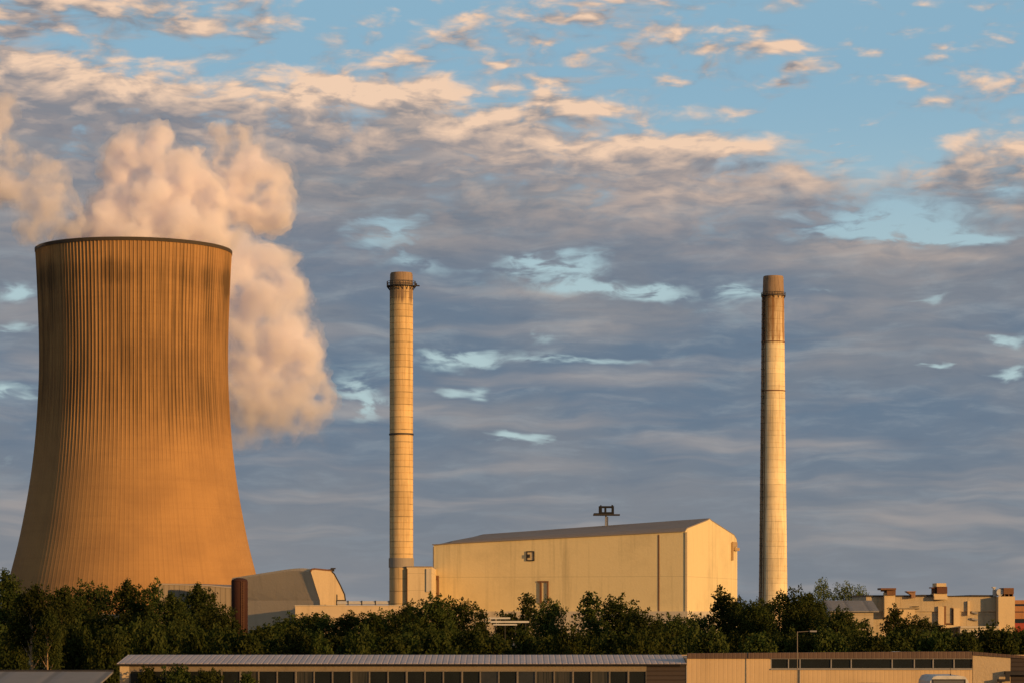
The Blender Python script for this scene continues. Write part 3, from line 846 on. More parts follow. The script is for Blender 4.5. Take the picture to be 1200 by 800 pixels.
t = thing('roofed_shed', (at(973, HOR, 468).x, 468, 0), 'small shed with a plain grey sloping roof beside the buff industrial block', 'shed')
A = at(973.5, 715.2, 468); B = at(1023.5, 760, 468)
b = MB(); b.box(A.x, 468, 0, B.x, 476, A.z); b.build('wall', M['plant_wall'], t)
b = MB(); C_ = at(972.2, 715.2, 467.4); D_ = at(1024, 703, 475)
b.prism([(C_.x, 467.3, C_.z), (C_.x, 476.2, D_.z), (C_.x, 476.2, D_.z - .25), (C_.x, 467.3, C_.z - .22)], (D_.x - C_.x - .1, 0, 0)); b.build('roof', M['pale_roof'], t)

t = thing('striped_building', (at(1188, HOR, 500).x, 500, 0), 'orange-brown building with dark window bands and a red base at the right edge', 'building')
M['orange_wall'] = wall_mat('orange brown render', (.36, .17, .075), .5, scale=2)
b = MB()
for y0, y1 in ((702.6, 707.2), (709.6, 716), (717, 724.6)): rb(b, 1184, y0, 1230, y1, 0, 16, 500)
b.build('wall', M['orange_wall'], t)
b = MB(); rb(b, 1184, 707.2, 1230, 709.6, .6, 15.8, 500); rb(b, 1184, 724.6, 1230, 729.5, .6, 15.8, 500); rb(b, 1184, 716, 1230, 717, .5, 15.8, 500); b.build('window_band', M['glass'], t)
b = MB(); rb(b, 1184, 729.5, 1230, 736, -.1, 16, 500); rb(b, 1184, 736, 1230, 760, 0.1, 16, 500); b.build('base', mat('red paint', (.30, .045, .025), .6), t)

# ================================================================== NEAR SHEDS
NY = 180.0
gs = thing('glazed_shed', (at(140, HOR, NY).x, NY, 0), 'long low shed with a silver ribbed roof above a row of dark windows', 'shed')
X0 = at(140.5, HOR, NY).x; X1 = at(757.5, HOR, NY).x; X2 = at(805, HOR, NY).x
ze = zc(777.2, NY); zf = zc(785.2, NY); zw = .55
zr = zc(766.6, 184.9)
rf_lo = Vector((0, NY - .35, ze + .03)); rf_hi = Vector((0, 184.9, zr))
b = MB(); b.prism([(X0 - .15, rf_lo.y, rf_lo.z), (X0 - .15, rf_hi.y, rf_hi.z), (X0 - .15, rf_hi.y, rf_hi.z - .06), (X0 - .15, rf_lo.y, rf_lo.z - .06)], (X2 - X0 + .1, 0, 0)); b.build('roof', M['silver_roof'], gs)
b = MB(); b.tube((X0 - .15, NY - .38, ze - .05), (X2 - .05, NY - .38, ze - .05), .055, .055, 8); b.build('gutter', M['dark_metal'], gs)
b = MB(); b.box(X0 + .62, NY - .02, zf, X1, NY + .1, ze - .03); b.build('fascia', M['fascia'], gs)
b = MB()
b.box(X0, NY - .05, 0, X0 + .62, NY + .3, ze - .03)
b.box(X0, NY + .3, 0, X0 + .15, 184.8, ze - .03); b.box(X0, 184.5, 0, X2, 184.8, zr - .1); b.box(X0 + .62, NY, 0, X1, NY + .2, zw)
b.build('wall', M['end_wall'], gs)
b = MB(); b.box(X1, NY - .02, 0, X2 - .06, NY + .2, ze - .03); b.build('slat_wall', M['brown_slats'], gs)
b = MB(); b.box(X2 - .06, NY - .06, 0, X2 - .004, NY + .2, ze - .03); b.build('corner_trim', M['grey_metal'], gs)
nw = 28
pw = (X1 - X0 - .62) / nw
for i in range(nw):
    xa = X0 + .62 + pw * i; xb = xa + pw
    b = MB()
    w_ = .055 if i % 3 else .09
    b.box(xa, NY - .03, zw, xa + w_, NY + .12, zf); b.box(xb - .04, NY - .01, zw, xb, NY + .1, zf)
    b.box(xa + w_, NY - .01, zf - .06, xb - .04, NY + .1, zf); b.box(xa + w_, NY - .01, zw, xb - .04, NY + .1, zw + .08); b.box(xa + w_, NY, 1.7, xb - .04, NY + .1, 1.76)
    wf = b.build('window', M['frame'], gs)
    b = MB(); dyy = random.uniform(0, .03); gm = M['glass'] if random.random() < .72 else (M['glass_b'] if random.random() < .6 else M['glass_c']); b.box(xa + w_, NY + .06 + dyy, zw + .08, xb - .04, NY + .075 + dyy, zf - .06); b.build('pane', gm, wf)

# pale low roof at the left edge
pr_ = thing('grey_shed', (at(60, HOR, 176).x, 176, 0), 'low shed with a plain pale grey roof at the left edge of the picture', 'shed')
xa = at(-60, HOR, NY).x; xb = X0 - .3
zr2 = zc(786.2, 179); 
b = MB(); b.prism([(xa, 172.4, zr2 - .72), (xa, 179, zr2), (xa, 179, zr2 - .12), (xa, 172.4, zr2 - .84)], (xb - xa, 0, 0)); b.build('roof', M['pale_roof'], pr_)
b = MB(); b.tube((xa, 179.1, zr2 + .02), (xb, 179.1, zr2 + .02), .09, .09, 8); b.build('ridge_cap', M['dark_metal'], pr_)
b = MB(); b.box(xa + .2, 172.9, 0, xb - .1, 178.8, zr2 - .86); b.build('wall', M['end_wall'], pr_)

# buff shed on the right
bs = thing('buff_shed', (X2, NY, 0), 'buff walled flat roofed shed with brown fascia and a ribbon of dark windows', 'shed')
X3 = at(1139.5, HOR, NY).x; X4 = at(1260, HOR, NY).x; Xw = at(903, HOR, NY).x
zt3 = zc(770.6, NY); zp = zc(764.9, NY); wz1 = zc(771.6, NY); wz0 = zc(783.0, NY)
b = MB()
b.box(X2, NY, 0, Xw, NY + .3, zt3); b.box(Xw, NY + .002, 0, X3, NY + .3, wz0 - .08)
b.box(X2, NY + .3, 0, X2 + .2, 194, zt3); b.box(X2, 193.8, 0, X4, 194, zt3)
b.build('wall', M['buff_wall'], bs)
b = MB(); b.box(X2 + .2, NY + .3, zt3 - .2, X4, 193.8, zt3 - .05); b.build('roof', M['hall_roof'], bs)
zq = zc(762.9, NY)
b = MB()
A = [(X2 + .01, zt3 - .02), (X3, zt3 - .02), (X3, zq), (X3 - 3.5, zq + .0), (X2 + .01, zp)]
b.prism([(x, NY - .10, z) for x, z in A], (0, .35, 0))
b.build('fascia', M['brown_fascia'], bs)
b = MB(); b.box(Xw, NY - .06, wz1 + .0, X3 - .02, NY + .05, zt3 - .025); b.box(Xw, NY - .08, wz0 - .07, X3 - .02, NY + .05, wz0); b.build('window_trim', M['grey_metal'], bs)
n3 = 8
edges = [903, 923.5, 937, 973.5, 997, 1045, 1071, 1093, 1117.5, 1138.8]
for i in range(len(edges) - 1):
    xa = at(edges[i], HOR, NY).x; xb = at(edges[i + 1], HOR, NY).x
    b = MB(); b.box(xa, NY + .02, wz0 + .002, xa + .07, NY + .15, wz1 - .002); b.box(xa + .07, NY + .03, wz0 + .002, xb, NY + .12, wz0 + .04); wf = b.build('window', M['grey_metal'], bs)
    b = MB(); b.box(xa + .07, NY + .10, wz0 + .04, xb, NY + .14, wz1 - .002); b.build('pane', M['glass'], wf)
b = MB()
q0 = Vector((X3 + .02, NY - .02)); q1 = Vector((X4, NY - .9))
def wing(b, u0, u1, z0, z1, slope0, slope1, f=-.0, th=.2):
    P_ = lambda u: q0.lerp(q1, u)
    A, B = P_(u0), P_(u1)
    b.hexa([(A.x, A.y + f, z0), (B.x, B.y + f, z0), (B.x, B.y + f + th, z0), (A.x, A.y + f + th, z0),
            (A.x, A.y + f, z1 - slope0), (B.x, B.y + f, z1 - slope1), (B.x, B.y + f + th, z1 - slope1), (A.x, A.y + f + th, z1 - slope0)])
zw1 = zc(766.8, NY)
wing(b, 0, .36, 0, zw1, 0, .17); b.build('end_wall', M['end_wall'], bs)
b = MB(); wing(b, .362, 1, 0, zw1, .172, .46); b.build('slat_wall', M['brown_slats'], bs)
b = MB(); 
A, B = q0, q1
b.hexa([(A.x, A.y - .12, zw1), (B.x, B.y - .12, zw1 - .46), (B.x, B.y + .3, zw1 - .46), (A.x, A.y + .3, zw1),
        (A.x, A.y - .12, zq), (B.x, B.y - .12, zq - .54), (B.x, B.y + .3, zq - .54), (A.x, A.y + .3, zq)])
b.build('end_fascia', M['brown_fascia'], bs)
b = MB(); wing(b, .30, 1, zc(790, NY), zc(785.6, NY), 0, 0, -.5, .5); wing(b, .30, .34, zc(796, NY), zc(790, NY), 0, 0, -.5, .1); wing(b, .23, .34, zc(797.4, NY), zc(795, NY), 0, 0, -.55, .4); wing(b, .24, .265, 0, zc(797.4, NY), 0, 0, -.5, .08)
b.build('porch_frame', M['dark_metal'], bs)
b = MB(); A = at(1092, HOR, NY); b.tube((at(937.3, HOR, NY).x, NY - .06, 0), (at(937.3, HOR, NY).x, NY - .06, wz0 - .08), .03); b.build('downpipe', M['grey_metal'], bs)
b = MB(); q = at(1050, 763.4, 184); b.lathe((q.x, 184), [(.75, zt3 - .1), (.75, q.z - .14), (.5, q.z), (.2, q.z + .04)], 20); b.build('roof_dome', M['white_paint'], bs)

# lamp post in front of the buff shed
lx = at(934.4, HOR, 177.5).x
lp = thing('street_lamp', (lx, 177.5, 0), 'thin grey lamp post with a long side arm in front of the buff shed', 'street lamp')
b = MB(); z1 = zc(739.4, 177.5); b.tube((lx, 177.5, 0), (lx, 177.5, z1), .04, .025, 8); b.build('pole', M['frame'], lp)
b = MB(); b.tube((lx, 177.5, z1 - .03), (at(950, HOR, 177.5).x, 177.5, zc(739.0, 177.5)), .02, .02, 8); b.build('arm', M['frame'], lp)
b = MB(); A = at(949, 738.2, 177.5); B = at(957, 740.0, 177.5); b.box(A.x, 177.4, B.z, B.x, 177.6, A.z); b.build('lamp_head', M['grey_metal'], lp)

# van parked in front of the buff shed
vx0, vx1 = at(1088, HOR, 172).x, at(1137, HOR, 172).x
vz = zc(791.2, 172)
van = thing('parked_van', ((vx0 + vx1) / 2, 172, 0), 'white van with a dark framed rear window parked before the buff shed', 'van')
b = MB()
sec = [(vx0, .45), (vx0, 1.35), (vx0 + .12, vz - .35), (vx0 + .32, vz - .06), (vx0 + .6, vz), (vx1 - .6, vz), (vx1 - .32, vz - .06), (vx1 - .12, vz - .35), (vx1, 1.35), (vx1, .45)]
b.prism([(x, 172, z) for x, z in sec], (0, 4.9, 0)); body = b.build('body', M['white_paint'], van)
b = MB(); xa, xb = at(1092.6, HOR, 172).x, at(1131.5, HOR, 172).x; za, zb_ = vz - .22, vz - .95
for (x0, x1, z0, z1) in ((xa, xb, za - .07, za), (xa, xb, zb_, zb_ + .07), (xa, xa + .07, zb_ + .07, za - .07), (xb - .07, xb, zb_ + .07, za - .07)): b.box(x0, 171.95, z0, x1, 172.02, z1)
fr = b.build('rear_window', M['dark_metal'], van)
b = MB(); b.box(xa + .07, 171.975, zb_ + .07, xb - .07, 171.99, za - .07); b.build('pane', mat('van glass', (.12, .12, .12), .05, 0, .6), fr)
b = MB(); A = at(1115.5, 0, 172); b.tube((A.x, 172.6, vz - .02), (A.x, 172.6, zc(781.5, 172)), .018, .010, 6); b.tube((A.x, 172.6, vz - .02), (A.x, 172.6, vz + .12), .04, .04, 6); b.build('aerial', M['dark_metal'], van)
for xx in (vx0 + .02, vx1 - .22):
    for yy in (172.9, 176.0):
        b = MB(); b.tube((xx, yy, .34), (xx + .2, yy, .34), .34, .34, 20); w_ = b.build('wheel', M['dark_metal'], van)
b = MB(); b.box(vx0 + .05, 171.9, .4, vx1 - .05, 172.1, .62); b.build('bumper', M['dark_metal'], van)
for xx in (vx0 + .06, vx1 - .2):
    b = MB(); b.box(xx, 171.97, .95, xx + .14, 172.05, 1.4); b.build('tail_light', mat('red lens', (.35, .02, .015), .2), van)

# white rails glimpsed between the trees
t = thing('white_railing', (at(598, HOR, 330).x, 330, 0), 'low white railing glimpsed through a gap between dark trees below the hall', 'railing')
b = MB()
for y0, y1, x0, x1 in ((722.8, 724.8, 564, 598), (727, 729.2, 567, 620), (730.6, 732.2, 578, 606)):
    A = at(x0, y0, 330); B = at(x1, y1, 330); b.box(A.x, 330, B.z, B.x, 330.1, A.z)
b.build('rail', M['white_paint'], t)
b = MB()
for x0 in (568, 580, 592, 604, 616, 628): A = at(x0, 723 if x0 < 600 else 727, 330); b.box(A.x - .06, 330.1, 0, A.x + .06, 330.25, A.z)
b.build('post', M['dark_metal'], t)

# ================================================================== TREES
def leaf_mat(name, c1, c2, c3):
    m = bpy.data.materials.new(name)
    m.use_nodes = True
    t = m.node_tree; t.nodes.clear()
    k = NT(t)
    O = V_(k, k.new('ShaderNodeTexCoord').outputs['Object'])
    rnd = V_(k, k.new('ShaderNodeObjectInfo').outputs['Random'])
    a = k.noise(O, .9, 3, .6)
    b_ = k.noise(O, 3.1, 2, .6)
    c = k.mix(k.ss(.38, .62, a), c1, c2)
    c = k.mix(k.ss(.55, .75, b_) * .6, c, c3)
    hsv = k.new('ShaderNodeHueSaturation')
    k.put(hsv.inputs['Hue'], rnd * .03 + .485)
    k.put(hsv.inputs['Value'], rnd * .75 + .62)
    k.put(hsv.inputs['Color'], c)
    d = k.new('ShaderNodeBsdfDiffuse'); t.links.new(hsv.outputs[0], d.inputs[0])
    tr = k.new('ShaderNodeBsdfTranslucent'); t.links.new(hsv.outputs[0], tr.inputs[0])
    mx = k.new('ShaderNodeMixShader'); mx.inputs[0].default_value = .22
    t.links.new(d.outputs[0], mx.inputs[1]); t.links.new(tr.outputs[0], mx.inputs[2])
    out = k.new('ShaderNodeOutputMaterial'); t.links.new(mx.outputs[0], out.inputs[0])
    return m
LEAF = leaf_mat('foliage', (.028, .042, .011), (.060, .070, .018), (.110, .102, .026))
LEAF_PALE = leaf_mat('pale foliage', (.075, .095, .040), (.10, .12, .05), (.09, .10, .04))
BARK = mat('bark', lambda k, O: k.mix(k.noise(k.mul(O, (3, 3, .6)), 1.0, 4, .6), (.07, .045, .026), (.20, .13, .075)), .95)
BARK_PALE = mat('pale bark', lambda k, O: k.mix(k.noise(k.mul(O, (3, 3, .6)), 1.0, 4, .6), (.22, .14, .075), (.40, .27, .15)), .95)

rng = np.random.default_rng(11)
def leaf_mesh(name, clumps, leaf, per, material):
    """clumps: (centre, radii); many small leaf faces, dense towards each clump's skin"""
    P, R = [], []
    for c, r in clumps:
        nn = int(per * (r[0] * r[1] * r[2]) ** (2 / 3))
        d = rng.normal(size=(nn, 3)); d /= np.linalg.norm(d, axis=1)[:, None]
        q = d * (rng.random((nn, 1)) ** .40) * np.array(r) * (1 + .18 * rng.normal(size=(nn, 1)))
        P.append(q + np.array(c))
    P = np.concatenate(P); n_ = len(P)
    nrm = rng.normal(size=(n_, 3)); nrm[:, 2] = np.abs(nrm[:, 2]) + .25
    nrm /= np.linalg.norm(nrm, axis=1)[:, None]
    u = np.cross(nrm, rng.normal(size=(n_, 3))); u /= np.linalg.norm(u, axis=1)[:, None]
    w = np.cross(nrm, u)
    s = leaf * (.55 + .9 * rng.random((n_, 1)))
    a = P + u * s; b2 = P + w * s * .55; c = P - u * s; d2 = P - w * s * .55
    V = np.stack([a, b2, c, d2], 1).reshape(-1, 3)
    me = bpy.data.meshes.new(name)
    me.vertices.add(4 * n_); me.vertices.foreach_set('co', V.ravel())
    me.loops.add(4 * n_); me.loops.foreach_set('vertex_index', np.arange(4 * n_, dtype=np.int32))
    me.polygons.add(n_); me.polygons.foreach_set('loop_start', np.arange(0, 4 * n_, 4, dtype=np.int32))
    me.update(calc_edges=True)
    me.materials.append(material)
    return me

def make_tree(h, w, style, seed, leaf=.17, per=120, material=None):
    """unit kinds: returns (crown mesh, trunk mesh) for a tree h metres tall and w wide, foot at the origin"""
    r = random.Random(seed)
    clumps = []
    tb = MB()
    low = {'tall': .22, 'round': .10, 'bush': .02, 'spire': .03, 'feather': .15, 'open': .46}[style]
    n_l = {'tall': 30, 'round': 26, 'bush': 24, 'spire': 26, 'feather': 26, 'open': 24}[style]
    th = h * (.80 if style != 'bush' else .55)
    lean = r.uniform(-.05, .05) * h
    tr = lambda f: Vector((lean * f * f + .10 * math.sin(f * 5 + seed), .1 * math.cos(f * 4 + seed), th * f))
    tr0 = (.035 if style != 'open' else .030) * h ** .9
    for i in range(7):
        tb.tube(tr(i / 7), tr((i + 1) / 7), tr0 * (1 - i / 8.2), tr0 * (1 - (i + 1) / 8.2), 7, False)
    for i in range(n_l):
        f = low + (1 - low) * (i + r.random()) / n_l
        if style in ('tall', 'open'):   env = (.55 + .45 * math.sin(math.pi * min(f * 1.05, 1) ** 1.1)) * (1 if f < .75 else (1 - f) / .25 * .75 + .25)
        elif style == 'round': env = math.sqrt(max(1 - ((f - .52) / .52) ** 2, .05))
        elif style == 'bush': env = math.sqrt(max(1 - ((f - .30) / .74) ** 2, .04))
        elif style == 'spire': env = max(1.05 - f, .05) ** .7
        else: env = math.sqrt(max(1 - ((f - .55) / .5) ** 2, .05))
        ang = r.uniform(0, 2 * math.pi)
        if style == 'open' and f < .72: ang = r.uniform(.15, math.pi - .15)
        rad = w / 2 * env * r.uniform(.25, .86)
        cr = (.19 + .13 * r.random()) * w * (.55 + .45 * env)
        z = h * f * .96
        c = Vector((rad * math.cos(ang) + lean * f * f, rad * math.sin(ang), min(z, h - cr * .55)))
        fl = r.uniform(.6, .85)
        clumps.append((c, (cr, cr, cr * fl)))
        for q in range(4):        # twigs of leaves breaking the outline
            a2 = r.uniform(0, 2 * math.pi); e2_ = r.uniform(-.5, 1.1)
            d = Vector((math.cos(a2) * math.cos(e2_), math.sin(a2) * math.cos(e2_), math.sin(e2_)))
            cs = cr * r.uniform(.22, .42)
            clumps.append((c + d * cr * r.uniform(.8, 1.18), (cs, cs, cs * r.uniform(.7, 1.3))))
        if i % 2 == 0 or style == 'tall':
            f0 = max(min(z / th - .22, .93), .04)
            s0 = tr(f0); mid = s0.lerp(c, .5) + Vector((0, 0, .12 * w * r.random()))
            rr = tr0 * (1 - f0) * .55 + .02
            tb.tube(s0, mid, rr, rr * .65, 6, False); tb.tube(mid, c, rr * .65, rr * .25, 5, False)
    if style == 'spire':
        for q in range(14):
            a2 = r.uniform(0, 6.28); rr = w * .36 * math.sqrt(r.random()); zz = h * r.uniform(.62, 1.0) * (1 - .35 * rr / (w * .36))
            clumps.append((Vector((rr * math.cos(a2), rr * math.sin(a2), zz)), (w * .045, w * .045, h * .085)))
    me = leaf_mesh('crown', clumps, leaf, per, material or LEAF)
    bm_ = bpy.data.meshes.new('trunk')
    bm_.from_pydata([tuple(p) for p in tb.v], [], tb.f); bm_.materials.append(BARK if style != 'open' else BARK_PALE)
    bm_.polygons.foreach_set('use_smooth', [True] * len(bm_.polygons))
    return me, bm_

KINDS = {
    'tall': [make_tree(11.0, 7.2, 'tall', 3), make_tree(11.0, 6.6, 'tall', 9), make_tree(11.0, 7.6, 'tall', 21)],
    'round': [make_tree(9.0, 6.4, 'round', 4), make_tree(9.0, 6.0, 'round', 14), make_tree(9.0, 6.8, 'round', 24)],
    'spire': [make_tree(9.0, 5.4, 'spire', 5), make_tree(9.0, 5.8, 'spire', 15)],
    'bush': [make_tree(5.0, 5.4, 'bush', 6, per=130), make_tree(5.0, 5.8, 'bush', 16, per=130), make_tree(5.0, 5.0, 'bush', 26, per=130)],
    'open': [make_tree(11.0, 7.0, 'open', 33, per=95)],
    'feather': [make_tree(9.0, 6.6, 'feather', 7, per=50, material=LEAF_PALE)],
}
BASE = {'tall': (11.0, 7.1), 'round': (9.0, 6.4), 'spire': (9.0, 5.6), 'bush': (5.0, 5.4), 'feather': (9.0, 6.6), 'open': (11.0, 7.0)}
def plant(name, x, ytop, wpx, Y, kind, label, cat, group, idx=None):
    p = at(x, ytop, Y); h = p.z; w = wpx * Y / F
    cm, tm = KINDS[kind][(len(bpy.data.objects) if idx is None else idx) % len(KINDS[kind])]
    t = thing(name, (p.x, Y, 0), label, cat, group)
    bh, bw = BASE[kind]
    sx = w / bw
    t.scale = (sx, sx, h / bh)
    t.rotation_euler = (0, 0, random.uniform(0, 6.28) if kind != 'open' else random.uniform(-.3, .3))
    for nm, me in (('trunk', tm), ('crown', cm)):
        o = bpy.data.objects.new(nm, me); COL.objects.link(o); o.parent = t
    return t

TREES = [  # x, top row, width, depth, kind, label
    (4, 671, 58, 300, 'tall', 'tall leafy tree at the far left edge, its top against the sky'),
    (38, 685, 72, 208, 'open', 'tall open tree with a pale sunlit forked trunk at the left'),
    (56, 716, 40, 206, 'open', 'small open tree with a pale slanting trunk right of the tall forked one'),
    (74, 690, 62, 300, 'tall', 'dark tree just right of the one with the pale forked trunk'),
    (106, 687, 60, 305, 'round', 'broad dark tree in the middle of the cooling tower base'),
    (146, 683, 70, 285, 'tall', 'tall yellow-green tree below the centre line of the cooling tower'),
    (176, 682, 44, 300, 'spire', 'ragged pointed tree rising left of the clad shed'),
    (198, 697, 56, 280, 'tall', 'leafy tree covering the left corner of the clad shed'),
    (229, 687, 66, 290, 'tall', 'tall rounded tree standing in front of the clad shed'),
    (252, 716, 50, 270, 'round', 'lower dark tree leaning out right of the tall one before the clad shed'),
    (298, 738, 52, 275, 'bush', 'low bushy tree below the brown tank and conveyor house'),
    (316, 734, 56, 290, 'bush', 'low bushy tree between the brown tank and the low orange block'),
    (347, 722, 56, 310, 'round', 'dark round tree behind the spiky ones under the conveyor house'),
    (384, 722, 58, 310, 'round', 'dark round tree under the lit end of the conveyor house'),
    (421, 721, 58, 310, 'round', 'dark round tree below the middle of the roof pipes'),
    (458, 718, 58, 310, 'round', 'dark round tree below the right end of the roof pipes'),
    (330, 727, 54, 300, 'spire', 'small dark pointed tree at the left end of the low orange block'),
    (364, 719, 50, 300, 'spire', 'dark spiky tree below the sloped end of the conveyor house'),
    (402, 718, 52, 305, 'spire', 'dark spiky tree under the left end of the roof pipes'),
    (440, 719, 54, 300, 'spire', 'dark spiky tree just left of the banded chimney'),
    (476, 709, 48, 300, 'round', 'dark tree at the foot of the banded chimney'),
    (505, 701, 54, 290, 'round', 'dark rounded tree under the left corner of the hall'),
    (536, 705, 54, 300, 'round', 'dark tree right of the one under the hall\'s left corner'),
    (564, 715, 42, 310, 'spire', 'small dark tree left of the white railing'),
    (592, 719, 44, 345, 'bush', 'dark bushy tree behind the white railing'),
    (620, 696, 54, 335, 'spire', 'pointed dark tree below the small framed window of the hall'),
    (648, 705, 40, 300, 'round', 'narrow dark tree below the rusty door frame of the hall'),
    (690, 695, 66, 290, 'spire', 'large dark tree with a ragged top below the middle of the hall wall'),
    (724, 702, 56, 295, 'round', 'dark tree right beside the ragged topped one below the hall'),
    (752, 718, 52, 285, 'round', 'lower dark tree left of the rusty downpipe of the hall'),
    (786, 723, 52, 290, 'round', 'low dark tree below the corner of hall wall and gable'),
    (818, 722, 46, 300, 'round', 'low dark tree under the left part of the bright gable'),
    (850, 691, 58, 290, 'spire', 'sunlit pointed tree overlapping the right edge of the bright gable'),
    (884, 708, 46, 300, 'round', 'dark tree left of the lone chimney\'s foot'),
    (926, 694, 54, 285, 'round', 'dense dark tree covering the right side of the lone chimney\'s foot'),
    (952, 698, 56, 292, 'tall', 'golden-brown sunlit tree left of the grey roofed shed'),
    (980, 716, 54, 280, 'round', 'dark tree in front of the grey roofed shed'),
    (1012, 726, 44, 285, 'spire', 'small dark tree below the right end of the grey roofed shed'),
    (1048, 711, 44, 300, 'spire', 'dark pointed tree below the brightest pier of the buff block'),
    (1076, 724, 50, 290, 'round', 'low dark tree in front of the middle of the buff block'),
    (1104, 731, 50, 285, 'spire', 'low dark tree before the framed door of the buff block'),
    (1134, 741, 50, 285, 'bush', 'low bush-like tree below the terrace of the buff block'),
    (1163, 742, 48, 290, 'round', 'low dark tree at the foot of the bright stair tower'),
    (1192, 737, 52, 285, 'round', 'dark tree at the right edge below the striped building'),
]
for i, (x, y, w, Y, kd, lb) in enumerate(TREES):
    plant('tree', x, y, w, Y, kd, lb, 'tree', 'trees in the belt behind the sheds')
for x, y, w, lb in [(966, 682, 34, 'thin wispy pale tree behind the golden-brown tree, tallest of the far trees'),
                    (990, 686, 44, 'pale feathery tree directly behind the grey roofed shed'),
                    (1006, 690, 30, 'small pale feathery tree behind the right end of the grey shed roof')]:
    plant('feathery_tree', x, y, w, 560, 'feather', lb, 'tree', 'pale trees behind the grey roofed shed')
for x, y, w in [(868, 703, 44), (896, 705, 40), (945, 702, 50)]:
    plant('background_tree', x, y, w, 420, 'round', 'dark tree low on the skyline by the lone chimney', 'tree', 'dark trees by the lone chimney')
for i in range(46):
    x = -12 + i * 27.2 + random.uniform(-7, 7)
    if 22 < x < 62: continue
    plant('shrub', x, random.uniform(738, 749) - (6 if x < 280 else 0), random.uniform(44, 62), random.uniform(214, 246), 'bush',
          'dark low shrub in the thick undergrowth along the near shed roofs', 'shrub', 'undergrowth shrubs behind the near sheds', i)
for x, y, w, lb in [(172, 783, 34, 'straggly dark plant against the leftmost shed windows'),
                    (206, 781, 40, 'bushy green plant growing before the shed windows'),
                    (246, 786, 44, 'low green shrub right of the bushy plant at the windows'),
                    (290, 790, 34, 'small low plant below the shed windows, last of the row')]:
    plant('window_shrub', x, y, w, 177.6, 'bush', lb, 'shrub', 'plants in front of the glazed shed')

# ================================================================== STEAM
def layer(blobs, Y0, c0, grow, voxel, seed, amp, fine, density, name, thin_below=None):
    """one nested skin of the cloud: spheres merged, pushed about by billowing noise, merged again"""
    sc_ = Y0 / F
    bm = bmesh.new()
    for (x, y, r, dy) in blobs:
        rad_ = r * sc_ + grow
        if rad_ < 1.0: continue
        bmesh.ops.create_icosphere(bm, subdivisions=3, radius=rad_, matrix=Matrix.Translation(at(x, y, Y0) + Vector((0, dy, 0)) - c0))
    me = bpy.data.meshes.new(name); bm.to_mesh(me); bm.free()
    ob = bpy.data.objects.new(name, me); COL.objects.link(ob)
    def remesh(v):
        md = ob.modifiers.new('r', 'REMESH'); md.mode = 'VOXEL'; md.voxel_size = v
        m2 = bpy.data.meshes.new_from_object(ob.evaluated_get(bpy.context.evaluated_depsgraph_get()))
        ob.modifiers.clear(); old = ob.data; ob.data = m2; bpy.data.meshes.remove(old)
        return m2
    m2 = remesh(voxel)
    n_ = len(m2.vertices)
    co = np.empty(n_ * 3, np.float32); m2.vertices.foreach_get('co', co); co = co.reshape(-1, 3)
    no = np.empty(n_ * 3, np.float32); m2.vertices.foreach_get('normal', no); no = no.reshape(-1, 3)
    off = Vector((seed * 13.1, seed * 7.7, seed * 3.3))
    d = np.empty(n_)
    for i in range(n_):
        p = Vector(co[i].tolist()) + off
        a = 1 - abs(mnoise.noise(p * .085)) * 2          # billows
        b_ = 1 - abs(mnoise.noise(p * .19)) * 2
        c = 1 - abs(mnoise.noise(p * .43)) * 2
        e = mnoise.noise(p * .95)
        d[i] = (a - .35) * 1.0 + (b_ - .35) * .65 + (c - .35) * .45 * fine + e * .30 * fine
    co = co + no * (d * amp)[:, None].astype(np.float32)
    m2.vertices.foreach_set('co', co.ravel()); m2.update()
    m2 = remesh(voxel * .9)
    m2.polygons.foreach_set('use_smooth', [True] * len(m2.polygons))
    m = bpy.data.materials.new(name); m.use_nodes = True
    t = m.node_tree; t.nodes.clear()
    k = NT(t)
    v = k.new('ShaderNodeVolumePrincipled')
    v.inputs['Color'].default_value = (.995, .979, .999, 1)
    v.inputs['Anisotropy'].default_value = .1
    O = V_(k, k.new('ShaderNodeTexCoord').outputs['Object'])
    dn_ = k.noise(O, .09, 4, .6)
    dens = k.ss(.41, .60, dn_) * density + density * .035
    if thin_below:          # the sinking bank thins out towards its lower end
        dens = dens * k.ss(thin_below[0], thin_below[1], k.xyz(O)[2], .12, 1.0)
    k.put(v.inputs['Density'], dens)
    out = k.new('ShaderNodeOutputMaterial'); t.links.new(v.outputs[0], out.inputs['Volume'])
    m2.materials.clear(); m2.materials.append(m)
    return ob

def steam(name, label, blobs, Y0, voxel, seed, density, amp, thin_below=None):
    """blobs: photograph column, row, radius in pixels and depth offset in metres"""
    c0 = sum((at(x, y, Y0) + Vector((0, dy, 0)) for x, y, r, dy in blobs), Vector()) / len(blobs)
    root = thing(name, c0, label, 'steam', 'steam clouds round the cooling tower')
    for nm, grow, f_, fine, vx in (('veil', .9, .08, 1.9, 1.0), ('billow', .3, .6, 1.75, 1.0), ('core', -1.3, 1.3, 1.3, 1.1)):
        o = layer(blobs, Y0, c0, grow, voxel * vx, seed + (.37 if nm == 'veil' else 0), amp, fine, density * f_, nm, thin_below)
        o.parent = root
    return root

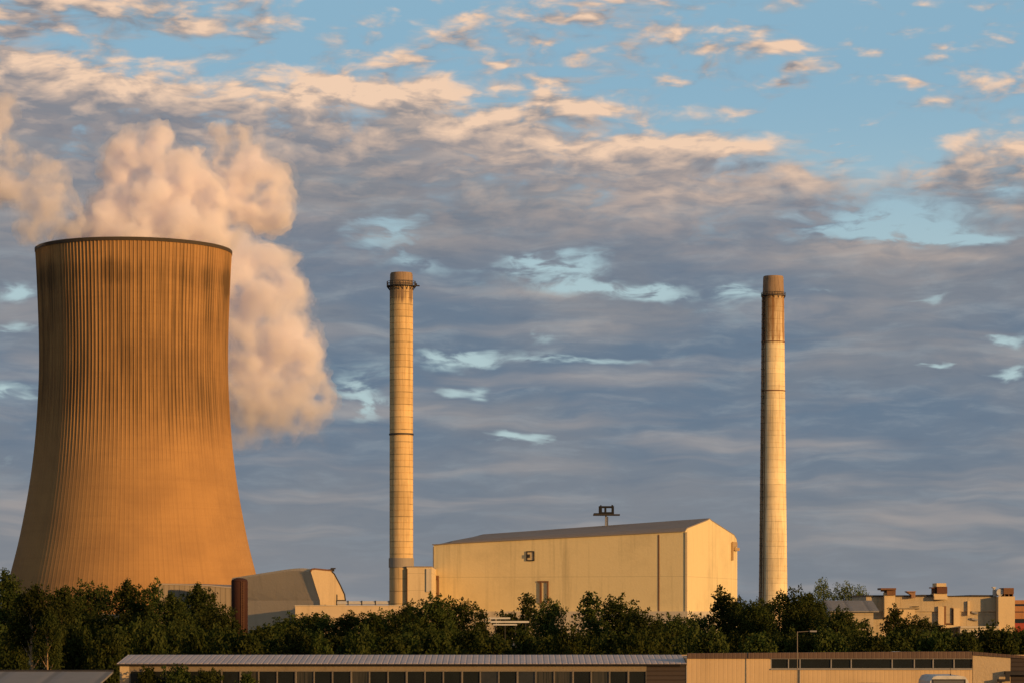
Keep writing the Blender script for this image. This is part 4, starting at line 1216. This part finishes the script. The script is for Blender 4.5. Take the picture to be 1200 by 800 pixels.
steam('steam_plume', 'dense peach steam billowing straight up out of the cooling tower mouth',
      [(160, 278, 62, 0), (215, 280, 50, 0), (110, 275, 34, 4), (190, 235, 46, 0), (165, 200, 34, 2), (150, 185, 26, 0), (182, 172, 22, 0), (205, 190, 26, 2), (206, 215, 34, -3),
       (232, 232, 34, 2), (250, 258, 28, 4), (130, 250, 30, 4), (105, 262, 24, 6), (85, 268, 20, 8), (180, 160, 12, 0), (138, 195, 16, 0),
       (272, 238, 17, 6), (290, 215, 26, 6), (275, 190, 26, 8), (305, 200, 24, 8), (318, 220, 20, 8), (312, 245, 22, 8), (268, 165, 22, 10), (258, 150, 14, 10), (290, 178, 18, 8), (326, 205, 11, 8)],
      TY, .85, 1, .26, 3.2)
steam('drifting_steam', 'thin peach steam wisps drifting off to the left of the cooling tower mouth',
      [(45, 240, 26, 0), (58, 215, 18, 0), (52, 195, 14, 2), (45, 265, 20, 0), (70, 250, 18, 0), (28, 225, 18, 0), (10, 195, 22, 0), (-8, 215, 26, 0), (5, 125, 15, 0), (-6, 140, 20, 0), (8, 150, 12, 0), (82, 262, 14, 0), (-20, 180, 30, 0)],
      TY - 22, .9, 2, .13, 3.2)
steam('descending_steam', 'big bank of peach steam sinking behind the right side of the cooling tower',
      [(270, 320, 46, 0), (300, 330, 40, 0), (320, 360, 42, -4), (300, 390, 50, 0), (335, 410, 40, -3), (345, 445, 36, -3), (310, 450, 46, 0), (285, 480, 40, 0), (325, 480, 38, 0), (290, 506, 22, 0), (360, 470, 26, 0), (372, 470, 18, 2), (318, 300, 18, 2), (333, 300, 12, 3),
       (262, 430, 40, 0), (376, 512, 9, 3), (364, 494, 18, 2)],
      TY + 75, 1.0, 3, .15, 3.7, (-36.0, -4.0))

S.cycles.volume_bounces = 16
S.cycles.max_bounces = 18
S.cycles.diffuse_bounces = 3
S.cycles.glossy_bounces = 3
S.cycles.transparent_max_bounces = 18
S.cycles.volume_step_rate = 0.4
S.cycles.volume_max_steps = 256
S.cycles.use_adaptive_sampling = True
S.cycles.adaptive_threshold = 0.015
S.cycles.use_denoising = True
